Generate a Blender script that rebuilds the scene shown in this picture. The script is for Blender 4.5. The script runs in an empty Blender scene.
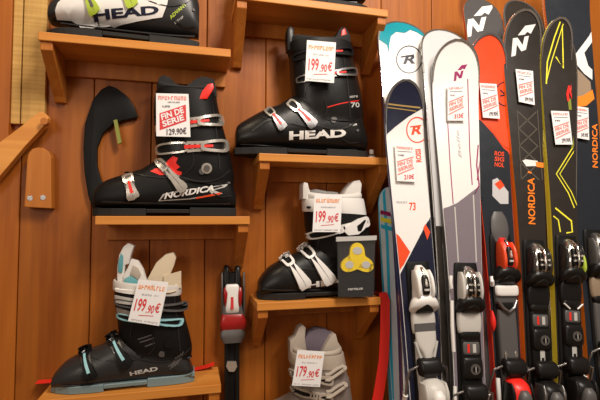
import bpy, bmesh, math, random
from mathutils import Vector, Matrix
from mathutils.bvhtree import BVHTree
random.seed(7)
SC = bpy.context.scene
COL = SC.collection
PI = math.pi

# ------------------------------------------------------------------ camera, world, lights, exposure
CZ = 1.25
D = 1.14                      # distance of the camera from the boarded wall (wall face is y = 0)
YAW = math.radians(14.0)
PITCH = math.radians(2.63)
FPX = 435.0
CAMPOS = Vector((0, -D, CZ))
cam_data = bpy.data.cameras.new('camera')
cam_data.sensor_width = 36.0
cam_data.lens = 36.0 * FPX / 600.0
cam_data.clip_start = 0.02
cam = bpy.data.objects.new('camera', cam_data)
COL.objects.link(cam)
cam.location = CAMPOS
cam.rotation_euler = (PI / 2 + PITCH, 0, -YAW)
SC.camera = cam
FWD = Vector((math.sin(YAW) * math.cos(PITCH), math.cos(YAW) * math.cos(PITCH), math.sin(PITCH)))
RGT = Vector((math.cos(YAW), -math.sin(YAW), 0))
UPV = RGT.cross(FWD)

world = bpy.data.worlds.new('world')
SC.world = world
world.use_nodes = True
world.node_tree.nodes['Background'].inputs[0].default_value = (1.0, 0.76, 0.56, 1)
world.node_tree.nodes['Background'].inputs[1].default_value = 0.21

def area(name, loc, target, size, power, color, size_y=None):
    l = bpy.data.lights.new(name, 'AREA')
    l.energy = power
    l.color = color
    l.size = size
    if size_y:
        l.shape = 'RECTANGLE'
        l.size_y = size_y
    o = bpy.data.objects.new(name, l)
    COL.objects.link(o)
    o.location = loc
    o.rotation_euler = (Vector(target) - Vector(loc)).to_track_quat('-Z', 'Y').to_euler()
    return o

area('ceiling_panel_light', (0.6, -1.3, 2.7), (0.5, 0, 1.2), 0.40, 31, (1.0, 0.88, 0.75))
area('ski_spot_light', (0.9, -1.5, 2.35), (0.95, -0.15, 1.2), 0.25, 11, (1.0, 0.94, 0.87))
area('left_spot_light', (-0.55, -0.7, 2.6), (-0.3, 0, 1.5), 0.2, 5, (1.0, 0.80, 0.55))
area('left_fill_light', (-0.9, -1.9, 1.75), (0.9, -.1, 1.2), 0.6, 8, (1.0, 0.87, 0.75))  # added fill from front left, brightens the left-facing ski sidewalls

SC.view_settings.view_transform = 'Standard'
SC.view_settings.look = 'None'
SC.view_settings.gamma = 1.0
SC.view_settings.use_curve_mapping = False
SC.view_settings.exposure = 0.0

# ------------------------------------------------------------------ helpers
def ray(px, py):
    return (FWD + RGT * ((px - 300.0) / FPX) + UPV * ((200.0 - py) / FPX))

def P(px, py, y):
    """point of the plane y = const (parallel to the wall) under a photo pixel"""
    d = ray(px, py)
    return CAMPOS + d * ((y + D) / d.y)

def setp(o, label=None, cat=None, group=None, kind=None):
    if label: o['label'] = label
    if cat: o['category'] = cat
    if group: o['group'] = group
    if kind: o['kind'] = kind
    return o

def empty(name, loc, label, cat, group=None):
    o = bpy.data.objects.new(name, None)
    o.empty_display_size = 0.03
    COL.objects.link(o)
    o.location = loc
    return setp(o, label, cat, group)

def link_bm(name, bm, mats, parent=None, smooth=False, label=None, angle=None):
    bmesh.ops.recalc_face_normals(bm, faces=bm.faces[:]) if False else None
    me = bpy.data.meshes.new(name)
    origin = None
    # centre the object's own origin at its geometry
    if bm.verts:
        c = Vector((0, 0, 0))
        for v in bm.verts: c += v.co
        c /= len(bm.verts)
        origin = c
        for v in bm.verts: v.co -= c
    for f in bm.faces: f.smooth = smooth
    bm.to_mesh(me)
    bm.free()
    if not isinstance(mats, (list, tuple)): mats = [mats]
    for m in mats: me.materials.append(m)
    if smooth:
        try: me.set_sharp_from_angle(angle=math.radians(angle or 38))
        except Exception: pass
    o = bpy.data.objects.new(name, me)
    COL.objects.link(o)
    if origin is not None: o.location = origin
    if parent is not None:
        o.parent = parent
        po = Vector((0, 0, 0)); p = parent
        while p is not None:
            po += p.location; p = p.parent
        o.location = (origin or Vector()) - po
    if label: o['label'] = label
    return o

def catmull(pts, n):
    """resample a list of tuples by Catmull-Rom into n samples"""
    m = len(pts)
    out = []
    for i in range(n):
        t = i / (n - 1) * (m - 1)
        k = min(int(t), m - 2)
        f = t - k
        p0 = pts[max(k - 1, 0)]; p1 = pts[k]; p2 = pts[k + 1]; p3 = pts[min(k + 2, m - 1)]
        out.append(tuple(0.5 * ((2 * b) + (-a + c) * f + (2 * a - 5 * b + 4 * c - d) * f * f + (-a + 3 * b - 3 * c + d) * f ** 3)
                         for a, b, c, d in zip(p0, p1, p2, p3)))
    return out

def loft(bm, rings, cap0=True, cap1=True, mat=0, closed=True):
    vr = [[bm.verts.new(p) for p in r] for r in rings]
    n = len(rings[0])
    for a, b in zip(vr[:-1], vr[1:]):
        for i in range(n if closed else n - 1):
            j = (i + 1) % n
            try:
                f = bm.faces.new((a[i], a[j], b[j], b[i])); f.material_index = mat
            except ValueError: pass
    if cap0:
        f = bm.faces.new(list(reversed(vr[0]))); f.material_index = mat
    if cap1:
        f = bm.faces.new(vr[-1]); f.material_index = mat
    return vr

def sup(t, n=2.5):
    c, s = math.cos(t), math.sin(t)
    return (math.copysign(abs(c) ** (2 / n), c), math.copysign(abs(s) ** (2 / n), s))

def box_bm(bm, lo, hi, bev=0.0, rot=None):
    b = bmesh.new()
    bmesh.ops.create_cube(b, size=1)
    lo = Vector(lo); hi = Vector(hi)
    for v in b.verts:
        v.co = Vector(((v.co.x + .5) * (hi.x - lo.x) + lo.x, (v.co.y + .5) * (hi.y - lo.y) + lo.y, (v.co.z + .5) * (hi.z - lo.z) + lo.z))
    if bev:
        bmesh.ops.bevel(b, geom=b.edges[:], offset=bev, segments=2, affect='EDGES', profile=0.5)
    merge(bm, b)

def merge(bm, b):
    me = bpy.data.meshes.new('tmp')
    b.to_mesh(me); b.free()
    bm.from_mesh(me)
    bpy.data.meshes.remove(me)

def prism(bm, pts, vec, bev=0.0):
    """extrude a 3D polygon along vec"""
    b = bmesh.new()
    vs = [b.verts.new(p) for p in pts]
    f = b.faces.new(vs)
    r = bmesh.ops.extrude_face_region(b, geom=[f])
    bmesh.ops.translate(b, vec=vec, verts=[g for g in r['geom'] if isinstance(g, bmesh.types.BMVert)])
    bmesh.ops.recalc_face_normals(b, faces=b.faces[:])
    if bev:
        bmesh.ops.bevel(b, geom=b.edges[:], offset=bev, segments=2, affect='EDGES', profile=0.5)
    merge(bm, b)

def tube(bm, pts, r, n=8, cap=True):
    rings = []
    for i, p in enumerate(pts):
        p = Vector(p)
        a = Vector(pts[max(i - 1, 0)]); c = Vector(pts[min(i + 1, len(pts) - 1)])
        t = (c - a).normalized()
        u = t.cross(Vector((0, 1, 0)))
        if u.length < 1e-3: u = t.cross(Vector((1, 0, 0)))
        u.normalize(); w = t.cross(u)
        rr = r[i] if isinstance(r, (list, tuple)) else r
        rings.append([p + (u * math.cos(2 * PI * k / n) + w * math.sin(2 * PI * k / n)) * rr for k in range(n)])
    loft(bm, rings, cap, cap)

# ---- flat shapes in picture-like 2D coordinates (x right, y down), later laid on a surface
def shape_poly(pts):
    b = bmesh.new()
    vs = [b.verts.new((p[0], p[1], 0)) for p in pts]
    b.faces.new(vs)
    bmesh.ops.triangulate(b, faces=b.faces[:])
    return b

def shape_strip(pts, w):
    """a line of width w as a strip"""
    b = bmesh.new()
    L = []; R = []
    n = len(pts)
    for i in range(n):
        a = Vector(pts[max(i - 1, 0)]); c = Vector(pts[min(i + 1, n - 1)])
        t = (c - a).normalized(); nn = Vector((-t.y, t.x))
        ww = w[i] if isinstance(w, (list, tuple)) else w
        p = Vector(pts[i])
        L.append(b.verts.new((*(p + nn * ww / 2), 0))); R.append(b.verts.new((*(p - nn * ww / 2), 0)))
    for i in range(n - 1):
        b.faces.new((L[i], L[i + 1], R[i + 1], R[i]))
    return b

def shape_ring(cx, cy, rx, ry, w, n=32, a0=0, a1=2 * PI):
    pts = [(cx + rx * math.cos(a0 + (a1 - a0) * i / n), cy + ry * math.sin(a0 + (a1 - a0) * i / n)) for i in range(n + 1)]
    return shape_strip(pts, w)

def shape_disc(cx, cy, rx, ry=None, n=24):
    ry = ry or rx
    return shape_poly([(cx + rx * math.cos(2 * PI * i / n), cy + ry * math.sin(2 * PI * i / n)) for i in range(n)])

_txt = {}
def text_verts(s, bold=0.0, shear=0.0):
    key = (s, bold, shear)
    if key not in _txt:
        cu = bpy.data.curves.new('t', 'FONT')
        cu.body = s; cu.size = 1.0; cu.offset = bold; cu.shear = shear; cu.resolution_u = 3
        cu.fill_mode = 'FRONT'
        ob = bpy.data.objects.new('t', cu)
        COL.objects.link(ob)
        dg = bpy.context.evaluated_depsgraph_get()
        me = bpy.data.meshes.new_from_object(ob.evaluated_get(dg))
        vs = [v.co.copy() for v in me.vertices]
        fs = [tuple(p.vertices) for p in me.polygons]
        bpy.data.objects.remove(ob); bpy.data.curves.remove(cu); bpy.data.meshes.remove(me)
        x0 = min(v.x for v in vs); x1 = max(v.x for v in vs); y0 = min(v.y for v in vs); y1 = max(v.y for v in vs)
        vs = [((v.x - x0) / (x1 - x0), (v.y - y0) / (y1 - y0)) for v in vs]
        _txt[key] = (vs, fs)
    return _txt[key]

def shape_text(s, p0, p1, h, bold=0.0, shear=0.0, up=None):
    """text whose baseline runs p0 -> p1 and whose letters are h tall (y is down)"""
    vs, fs = text_verts(s, bold, shear)
    p0 = Vector(p0); p1 = Vector(p1)
    t = (p1 - p0)
    u = Vector((t.y, -t.x)).normalized() * h if up is None else Vector(up) * h
    b = bmesh.new()
    bv = [b.verts.new((*(p0 + t * x + u * y), 0)) for x, y in vs]
    for f in fs:
        try: b.faces.new([bv[i] for i in f])
        except ValueError: pass
    return b

def shape_scribble(p0, p1, h, n=9, seed=1):
    """unreadable small print: a row of letter-like strokes"""
    rnd = random.Random(seed)
    p0 = Vector(p0); p1 = Vector(p1); t = (p1 - p0); u = Vector((t.y, -t.x)).normalized()
    b = bmesh.new()
    def q(x0, x1, y0, y1):
        c = [p0 + t * x0 + u * y0 * h, p0 + t * x1 + u * y0 * h, p0 + t * x1 + u * y1 * h, p0 + t * x0 + u * y1 * h]
        b.faces.new([b.verts.new((*k, 0)) for k in c])
    for i in range(n):
        a = i / n; w = 1 / n
        if n > 9 and rnd.random() < .12: continue
        q(a + w * .08, a + w * .34, 0, 1)
        k = rnd.random()
        if k < .7: q(a + w * .58, a + w * .82, 0 if k < .4 else .45, 1)
        yy = rnd.choice((0, .4, .78))
        q(a + w * .34, a + w * .8, yy, yy + .22)
    return b

def shape_join(*bs):
    o = bmesh.new()
    for b in bs: merge(o, b)
    return o

def slice2d(b, step):
    xs = [v.co.x for v in b.verts]; ys = [v.co.y for v in b.verts]
    for ax, lo, hi in ((0, min(xs), max(xs)), (1, min(ys), max(ys))):
        k = math.ceil(lo / step + 1e-6)
        while k * step < hi - 1e-6:
            co = Vector((0, 0, 0)); co[ax] = k * step
            no = Vector((0, 0, 0)); no[ax] = 1
            bmesh.ops.bisect_plane(b, geom=b.verts[:] + b.edges[:] + b.faces[:], plane_co=co, plane_no=no, dist=1e-6)
            k += 1

def lay(name, b, surf, mat, parent, h=0.0006, thick=0.0, step=3.0, label=None, smooth=True):
    """lay a 2D shape on a surface; surf(x, y, h) -> 3D point. thick makes it a raised solid."""
    slice2d(b, step)
    if thick:
        bmesh.ops.remove_doubles(b, verts=b.verts[:], dist=1e-5)
        faces = b.faces[:]
        bound = [e for e in b.edges if len(e.link_faces) == 1]
        top = {}
        out = bmesh.new()
        lo = {v: out.verts.new(surf(v.co.x, v.co.y, -0.001)) for v in b.verts}
        hi = {v: out.verts.new(surf(v.co.x, v.co.y, thick)) for v in b.verts}
        for f in faces:
            try: out.faces.new([hi[v] for v in f.verts]); out.faces.new([lo[v] for v in reversed(f.verts)])
            except ValueError: pass
        for e in bound:
            a, c = e.verts
            try: out.faces.new((lo[a], lo[c], hi[c], hi[a]))
            except ValueError: pass
        bmesh.ops.recalc_face_normals(out, faces=out.faces[:])
        b.free(); b = out
    else:
        for v in b.verts: v.co = surf(v.co.x, v.co.y, h)
        bmesh.ops.recalc_face_normals(b, faces=b.faces[:])
    return link_bm(name, b, mat, parent, smooth, label)

# ------------------------------------------------------------------ materials
def principled(name, col, rough=0.5, metal=0.0, spec=0.5, coat=0.0, trans=0.0, alpha=1.0, bump=0.0, bscale=200):
    m = bpy.data.materials.new(name)
    m.use_nodes = True
    nt = m.node_tree; b = nt.nodes['Principled BSDF']
    b.inputs['Base Color'].default_value = (*col, 1)
    b.inputs['Roughness'].default_value = rough
    b.inputs['Metallic'].default_value = metal
    b.inputs['Specular IOR Level'].default_value = spec
    b.inputs['Coat Weight'].default_value = coat * .4
    b.inputs['Coat Roughness'].default_value = 0.22
    b.inputs['Transmission Weight'].default_value = trans
    b.inputs['Alpha'].default_value = alpha
    # subtle procedural wear: roughness and colour broken up by noise
    tc = nt.nodes.new('ShaderNodeTexCoord')
    nz = nt.nodes.new('ShaderNodeTexNoise'); nz.inputs['Scale'].default_value = 35; nz.inputs['Detail'].default_value = 4
    nt.links.new(tc.outputs['Object'], nz.inputs['Vector'])
    mr = nt.nodes.new('ShaderNodeMapRange')
    mr.inputs['To Min'].default_value = max(0.02, rough - 0.07); mr.inputs['To Max'].default_value = min(1, rough + 0.09)
    nt.links.new(nz.outputs['Fac'], mr.inputs['Value'])
    nt.links.new(mr.outputs['Result'], b.inputs['Roughness'])
    if bump:
        n2 = nt.nodes.new('ShaderNodeTexNoise'); n2.inputs['Scale'].default_value = bscale
        nt.links.new(tc.outputs['Object'], n2.inputs['Vector'])
        bp = nt.nodes.new('ShaderNodeBump'); bp.inputs['Strength'].default_value = bump; bp.inputs['Distance'].default_value = 0.002
        nt.links.new(n2.outputs['Fac'], bp.inputs['Height'])
        nt.links.new(bp.outputs['Normal'], b.inputs['Normal'])
    return m

def wood(name, c_lo, c_hi, axis='z', rough=0.42, vary=0.25, streak=1.0, knots=True, cross=False):
    m = bpy.data.materials.new(name)
    m.use_nodes = True
    nt = m.node_tree; N = nt.nodes; L = nt.links
    b = N['Principled BSDF']
    b.inputs['Roughness'].default_value = rough + .06
    b.inputs['Specular IOR Level'].default_value = 0.3
    tc = N.new('ShaderNodeTexCoord')
    geo = N.new('ShaderNodeNewGeometry')
    # shift the pattern board by board
    add = N.new('ShaderNodeVectorMath'); add.operation = 'ADD'
    rs = N.new('ShaderNodeVectorMath'); rs.operation = 'SCALE'; rs.inputs[0].default_value = (3.1, 5.7, 9.3)
    L.new(geo.outputs['Random Per Island'], rs.inputs['Scale'])
    L.new(tc.outputs['Object'], add.inputs[0]); L.new(rs.outputs[0], add.inputs[1])
    mp = N.new('ShaderNodeMapping')
    s = {'x': (1.1, 22, 22), 'z': (22, 22, 1.1)}[axis]
    mp.inputs['Scale'].default_value = s
    L.new(add.outputs[0], mp.inputs['Vector'])
    nz = N.new('ShaderNodeTexNoise'); nz.inputs['Scale'].default_value = 1.0; nz.inputs['Detail'].default_value = 6; nz.inputs['Distortion'].default_value = 0.6
    L.new(mp.outputs[0], nz.inputs['Vector'])
    mp2 = N.new('ShaderNodeMapping'); mp2.inputs['Scale'].default_value = tuple(k * 5 for k in s)
    L.new(add.outputs[0], mp2.inputs['Vector'])
    n2 = N.new('ShaderNodeTexNoise'); n2.inputs['Scale'].default_value = 1.0; n2.inputs['Detail'].default_value = 3
    L.new(mp2.outputs[0], n2.inputs['Vector'])
    mix = N.new('ShaderNodeMath'); mix.operation = 'MULTIPLY_ADD'; mix.inputs[1].default_value = 0.35 * streak
    L.new(n2.outputs['Fac'], mix.inputs[0]); L.new(nz.outputs['Fac'], mix.inputs[2])
    ramp = N.new('ShaderNodeValToRGB')
    ramp.color_ramp.elements[0].position = 0.42; ramp.color_ramp.elements[0].color = (*c_lo, 1)
    ramp.color_ramp.elements[1].position = 0.88; ramp.color_ramp.elements[1].color = (*c_hi, 1)
    L.new(mix.outputs[0], ramp.inputs[0])
    col = ramp.outputs[0]
    if knots:
        mk = N.new('ShaderNodeMapping'); mk.inputs['Scale'].default_value = {'x': (4, 9, 9), 'z': (9, 9, 4)}[axis]
        L.new(add.outputs[0], mk.inputs['Vector'])
        vo = N.new('ShaderNodeTexVoronoi'); vo.inputs['Scale'].default_value = 1.0
        L.new(mk.outputs[0], vo.inputs['Vector'])
        kr = N.new('ShaderNodeValToRGB')
        kr.color_ramp.elements[0].position = 0.09; kr.color_ramp.elements[0].color = (0.42, 0.3, 0.22, 1)
        kr.color_ramp.elements[1].position = 0.2; kr.color_ramp.elements[1].color = (1, 1, 1, 1)
        L.new(vo.outputs['Distance'], kr.inputs[0])
        mm = N.new('ShaderNodeMix'); mm.data_type = 'RGBA'; mm.blend_type = 'MULTIPLY'; mm.inputs['Factor'].default_value = 0.75
        L.new(col, mm.inputs['A']); L.new(kr.outputs[0], mm.inputs['B'])
        col = mm.outputs['Result']
    if cross:      # rough-sawn saw marks across the grain
        mc = N.new('ShaderNodeMapping'); mc.inputs['Scale'].default_value = (3, 3, 120)
        L.new(tc.outputs['Object'], mc.inputs['Vector'])
        n3 = N.new('ShaderNodeTexNoise'); n3.inputs['Scale'].default_value = 1; n3.inputs['Detail'].default_value = 2
        L.new(mc.outputs[0], n3.inputs['Vector'])
        r3 = N.new('ShaderNodeValToRGB')
        r3.color_ramp.elements[0].position = 0.4; r3.color_ramp.elements[0].color = (0.72, 0.68, 0.6, 1)
        r3.color_ramp.elements[1].position = 0.6; r3.color_ramp.elements[1].color = (1, 1, 1, 1)
        L.new(n3.outputs['Fac'], r3.inputs[0])
        mx = N.new('ShaderNodeMix'); mx.data_type = 'RGBA'; mx.blend_type = 'MULTIPLY'; mx.inputs['Factor'].default_value = 0.6
        L.new(col, mx.inputs['A']); L.new(r3.outputs[0], mx.inputs['B'])
        col = mx.outputs['Result']
    hv = N.new('ShaderNodeHueSaturation')
    vr = N.new('ShaderNodeMapRange'); vr.inputs['To Min'].default_value = 1 - vary; vr.inputs['To Max'].default_value = 1 + vary
    L.new(geo.outputs['Random Per Island'], vr.inputs['Value'])
    L.new(vr.outputs['Result'], hv.inputs['Value'])
    L.new(col, hv.inputs['Color'])
    L.new(hv.outputs[0], b.inputs['Base Color'])
    bp = N.new('ShaderNodeBump'); bp.inputs['Strength'].default_value = 0.25; bp.inputs['Distance'].default_value = 0.002
    L.new(n2.outputs['Fac'], bp.inputs['Height']); L.new(bp.outputs[0], b.inputs['Normal'])
    return m

M = {}
M['wall'] = wood('pine_wall_boards', (0.245, 0.060, 0.005), (0.41, 0.123, 0.014), 'z', 0.40, 0.14)
M['pine'] = wood('pine_shelf', (0.50, 0.180, 0.028), (0.68, 0.30, 0.065), 'x', 0.4, 0.10, knots=True)
M['pine_v'] = wood('pine_bracket', (0.34, 0.098, 0.012), (0.50, 0.175, 0.026), 'z', 0.42, 0.08, knots=False)
M['rough'] = wood('rough_sawn_board', (0.42, 0.22, 0.06), (0.62, 0.38, 0.12), 'z', 0.6, 0.06, knots=False, cross=True)
M['floor'] = wood('floor_boards', (0.20, 0.11, 0.05), (0.36, 0.21, 0.10), 'x', 0.45, 0.1, knots=False)
M['black'] = principled('black_shell_plastic', (0.008, 0.0072, 0.007), 0.34, spec=0.28, bump=0.05)
M['black2'] = principled('black_matte_plastic', (0.006, 0.0055, 0.0055), 0.5, spec=0.2, bump=0.08)
M['char'] = principled('charcoal_shell_plastic', (0.022, 0.021, 0.022), 0.34, spec=0.4)
M['dgrey'] = principled('dark_grey_plastic', (0.09, 0.085, 0.085), 0.45)
M['rubber'] = principled('sole_rubber', (0.008, 0.0075, 0.0075), 0.7, bump=0.15)
M['liner'] = principled('black_liner_fabric', (0.014, 0.013, 0.014), 0.85, bump=0.4, bscale=500)
M['white'] = principled('white_plastic', (0.78, 0.76, 0.74), 0.35)
M['whitem'] = principled('white_fabric', (0.66, 0.63, 0.60), 0.8, bump=0.3, bscale=400)
M['cream'] = principled('cream_fabric', (0.60, 0.50, 0.36), 0.8, bump=0.3, bscale=400)
M['beige'] = principled('beige_plastic', (0.42, 0.36, 0.30), 0.45)
M['bgrey'] = principled('warm_grey_plastic', (0.22, 0.18, 0.16), 0.45)
M['purple'] = principled('purple_grey_liner', (0.14, 0.11, 0.14), 0.85, bump=0.3, bscale=400)
M['silver'] = principled('brushed_silver', (0.80, 0.76, 0.70), 0.25, metal=0.8)
M['chrome'] = principled('chrome', (0.80, 0.79, 0.77), 0.14, metal=1.0)
M['steel'] = principled('dark_steel', (0.30, 0.29, 0.29), 0.3, metal=0.9)
M['red'] = principled('red_plastic', (0.80, 0.022, 0.014), 0.4)
M['redo'] = principled('orange_red_topsheet', (0.80, 0.075, 0.02), 0.3, coat=0.4)
M['orange'] = principled('orange_topsheet', (0.95, 0.24, 0.02), 0.35)
M['teal'] = principled('teal_plastic', (0.10, 0.32, 0.36), 0.4)
M['teall'] = principled('pale_teal_plastic', (0.30, 0.58, 0.64), 0.35)
M['tealg'] = principled('grey_teal_sole', (0.17, 0.25, 0.27), 0.5)
M['tealski'] = principled('teal_topsheet', (0.0, 0.26, 0.33), 0.3, coat=0.4)
M['cyan'] = principled('cyan_topsheet', (0.02, 0.50, 0.80), 0.3, coat=0.4)
M['pale'] = principled('pale_blue_topsheet', (0.66, 0.76, 0.86), 0.3, coat=0.4)
M['navy'] = principled('navy_topsheet', (0.008, 0.010, 0.030), 0.3, coat=0.2)
M['navyb'] = principled('navy_blue_sidewall', (0.02, 0.03, 0.14), 0.35)
M['skiwhite'] = principled('white_topsheet', (0.80, 0.79, 0.78), 0.25, coat=0.5)
M['skigrey'] = principled('grey_topsheet', (0.54, 0.54, 0.56), 0.3, coat=0.4)
M['skidgrey'] = principled('slate_topsheet', (0.07, 0.068, 0.07), 0.3, coat=0.2)
M['skiblack'] = principled('black_topsheet', (0.022, 0.018, 0.015), 0.35, coat=0.1)
M['skinavy'] = principled('blue_black_topsheet', (0.014, 0.018, 0.026), 0.33, coat=0.1)
M['lattice'] = principled('grey_lattice_print', (0.085, 0.075, 0.06), 0.3, coat=0.3)
M['plum'] = principled('smoked_plum_print', (0.20, 0.17, 0.20), 0.25, coat=0.5)
M['magenta'] = principled('magenta_print', (0.30, 0.015, 0.11), 0.4)
M['yellow'] = principled('yellow_print', (0.88, 0.82, 0.05), 0.4)
M['lime'] = principled('olive_lime_print', (0.22, 0.24, 0.03), 0.4)
M['limeb'] = principled('lime_plastic', (0.42, 0.55, 0.05), 0.4)
M['gold'] = principled('gold_print', (0.50, 0.34, 0.12), 0.3, metal=0.4)
M['paper'] = principled('white_paper', (0.78, 0.77, 0.78), 0.7)
M['inkred'] = principled('red_ink', (0.62, 0.03, 0.035), 0.6)
M['inkpink'] = principled('pale_red_ink', (0.75, 0.20, 0.17), 0.6)
M['inkor'] = principled('orange_ink', (0.80, 0.27, 0.05), 0.6)
M['inkdk'] = principled('dark_ink', (0.10, 0.07, 0.08), 0.6)
M['inkgr'] = principled('grey_ink', (0.42, 0.42, 0.44), 0.6)
M['cardyel'] = principled('yellow_rubber_pad', (0.85, 0.62, 0.02), 0.4)
M['ltgrey'] = principled('light_grey_print', (0.50, 0.49, 0.47), 0.4)
M['smoke'] = principled('smoked_clear_plastic', (0.03, 0.028, 0.028), 0.15, alpha=0.7)
M['clear'] = principled('clear_plastic', (0.6, 0.6, 0.6), 0.08, alpha=0.10)
M['film'] = principled('clear_film', (0.3, 0.3, 0.3), 0.06, alpha=0.05)
RIB = [principled('moulded_rib_plastic', (0.016, 0.015, 0.015), 0.34, spec=0.4)]
M['dred'] = principled('deep_red_plastic', (0.32, 0.010, 0.010), 0.3)
M['tan'] = principled('tan_print', (0.30, 0.22, 0.15), 0.4)
M['padlt'] = principled('pale_binding_pad', (0.55, 0.53, 0.50), 0.45)

# ------------------------------------------------------------------ the setting
XW0, XW1 = -1.6, 3.0
def plank_wall():
    bm = bmesh.new()
    seams = [-1.6, -1.42, -1.26, -1.10, -.95, -.80, -.66, -.53, -.388, -.234, -.10, .034, .19, .36, .527, .69, .85, 1.02, 1.19, 1.36, 1.53, 1.70, 1.9, 2.1, 2.3, 2.5, 2.7, 3.0]
    for a, b in zip(seams[:-1], seams[1:]):
        box_bm(bm, (a + .0008, 0.0, 0.0), (b - .0008, 0.022, 2.6), 0.0022)
    # dark backing behind the seams
    o = link_bm('wall_back', bm, M['wall'])
    setp(o, kind='structure')
    b2 = bmesh.new(); box_bm(b2, (XW0, .022, 0), (XW1, .10, 2.6))
    o2 = link_bm('trim_1', b2, M['black2']); setp(o2, kind='structure')
plank_wall()
bm = bmesh.new(); box_bm(bm, (XW0, -4.0, -0.05), (XW1, 0.10, 0))
setp(link_bm('floor', bm, M['floor']), kind='structure')

# ------------------------------------------------------------------ shelves
YF = -0.125       # front of the shelves
def shelf(x0, x1, ymid, label, brackets, led=True, thick=0.019):
    """x0/x1: photo columns of the front corners, ymid: photo row of the top front edge at x0"""
    A = P(x0, ymid, YF); B = P(x1, ymid, YF)
    z = A.z
    root = empty('wall_shelf', (A.x, 0, z - thick), label, 'shelf', 'small pine wall shelves')
    bm = bmesh.new(); box_bm(bm, (A.x, YF, z - thick), (B.x, -.0005, z), 0.0018)
    link_bm('shelf_board', bm, M['pine'], root)
    if led:
        bm = bmesh.new(); box_bm(bm, (A.x + .004, -.012, z - thick - .038), (B.x - .004, -.0005, z - thick), 0.0015)
        link_bm('rail', bm, M['pine_v'], root)
    for side, drop in brackets:
        t = 0.024
        xa = A.x + .003 if side < 0 else B.x - .003 - t
        bm = bmesh.new()
        zt = z - thick
        pts = [(xa, -.0125, zt), (xa, YF + .006, zt), (xa, YF + .006, zt - .018), (xa, -.022, zt - drop), (xa, -.0125, zt - drop - .012)]
        if not led: pts[0] = (xa, -.0005, zt); pts[-1] = (xa, -.0005, zt - drop - .012)
        prism(bm, [Vector(p) for p in pts], Vector((t, 0, 0)), 0.0015)
        # back leg against the wall below the rail
        if led:
            box_bm(bm, (xa, -.0125, zt - drop - .012), (xa + t, -.0005, zt - .038), 0.001)
        link_bm('bracket', bm, M['pine_v'], root)
    return z

zS1 = shelf(38, 231, 31, 'pine wall shelf at top left holding the white and black boot', [(-1, .092)])
zS2 = shelf(236, 388, -9.5, 'pine wall shelf at the top centre edge of the photo above the priced black boot', [(-1, .115), (1, .105)])
zS3 = shelf(259, 390, 153, 'pine wall shelf under the black boot with large white lettering', [(-1, .10), (1, .11)])
zS4 = shelf(95, 250, 216, 'pine wall shelf under the black boot with silver buckles', [(1, .10)])
zS5 = shelf(257, 381, 303, 'pine wall shelf under the boot with white buckles and yellow pad pack', [(-1, .10), (1, .10)])
zS6 = shelf(36, 221, 401, 'pine wall shelf at bottom left under the boot with teal buckles', [(-1, .10), (1, .10)])
zS7 = shelf(238, 368, 452, 'pine wall shelf under the beige and grey boot, below the frame', [(-1, .10), (1, .10)])

# boards at the far left
bm = bmesh.new()
a = P(11, 60, -.02); b = P(-60, 0, -.02)
prism(bm, [Vector((b.x - .1, -.0005, 2.45)), Vector((a.x, -.0005, 2.45)), Vector((a.x, -.0005, P(14, 160, -.02).z)), Vector((b.x - .1, -.0005, P(14, 160, -.02).z))], Vector((0, -.0215, 0)), .001)
setp(link_bm('wide_board', bm, M['wall']), 'smooth brown board at the far left of the wall', 'board')
for (c0, c1, nm) in ((12.2, 21.3, 'narrow pale rough-sawn board, the left one beside the brown board at top left'), (22.6, 46, 'pale rough-sawn board behind the bracket of the top left shelf')):
    a = P(c0, 60, -.015); b = P(c1, 60, -.015)
    bm = bmesh.new(); box_bm(bm, (a.x, -.0155, P(20, 124, -.015).z), (b.x, -.0005, 2.45), .0015)
    setp(link_bm('rough_board', bm, M['rough']), nm, 'board', 'pale rough-sawn boards')
# slanting arm
def pxpoly(pts, y): return [P(x, yy, y) for x, yy in pts]
bm = bmesh.new()
pts = [(-12, 151), (20, 127), (38, 113), (42, 112), (46, 114), (48.5, 118), (47, 122), (44, 126), (25, 146), (-12, 190)]
prism(bm, pxpoly(pts, -.040), Vector((0, .024, 0)), .0012)
arm = setp(link_bm('slanting_arm', bm, M['pine']), 'slanting pine arm with a rounded end and peg at left', 'wooden arm')
bm = bmesh.new(); c = P(44, 121, -.055)
tube(bm, [c, c + Vector((0, .016, 0))], .008, 14)
link_bm('peg', bm, M['pine_v'], arm, True)
bm = bmesh.new()
pts = [(24, 207), (27, 160), (28.5, 153), (32, 149), (37, 147.5), (43, 148), (48, 151), (51, 157), (51.5, 208.5)]
prism(bm, pxpoly(pts, -.030), Vector((0, .029, 0)), .0016)
blk = setp(link_bm('rounded_block', bm, M['pine_v']), 'upright pine block with a rounded top and two screw holes', 'wooden block')
for cx, cy in ((30, 198), (43, 197.5)):
    bm = bmesh.new(); c = P(cx, cy, -.0305)
    tube(bm, [c + Vector((0, -.0006, 0)), c + Vector((0, .004, 0))], .0058, 14)
    s = link_bm('screw', bm, M['steel'], blk, True)

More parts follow.
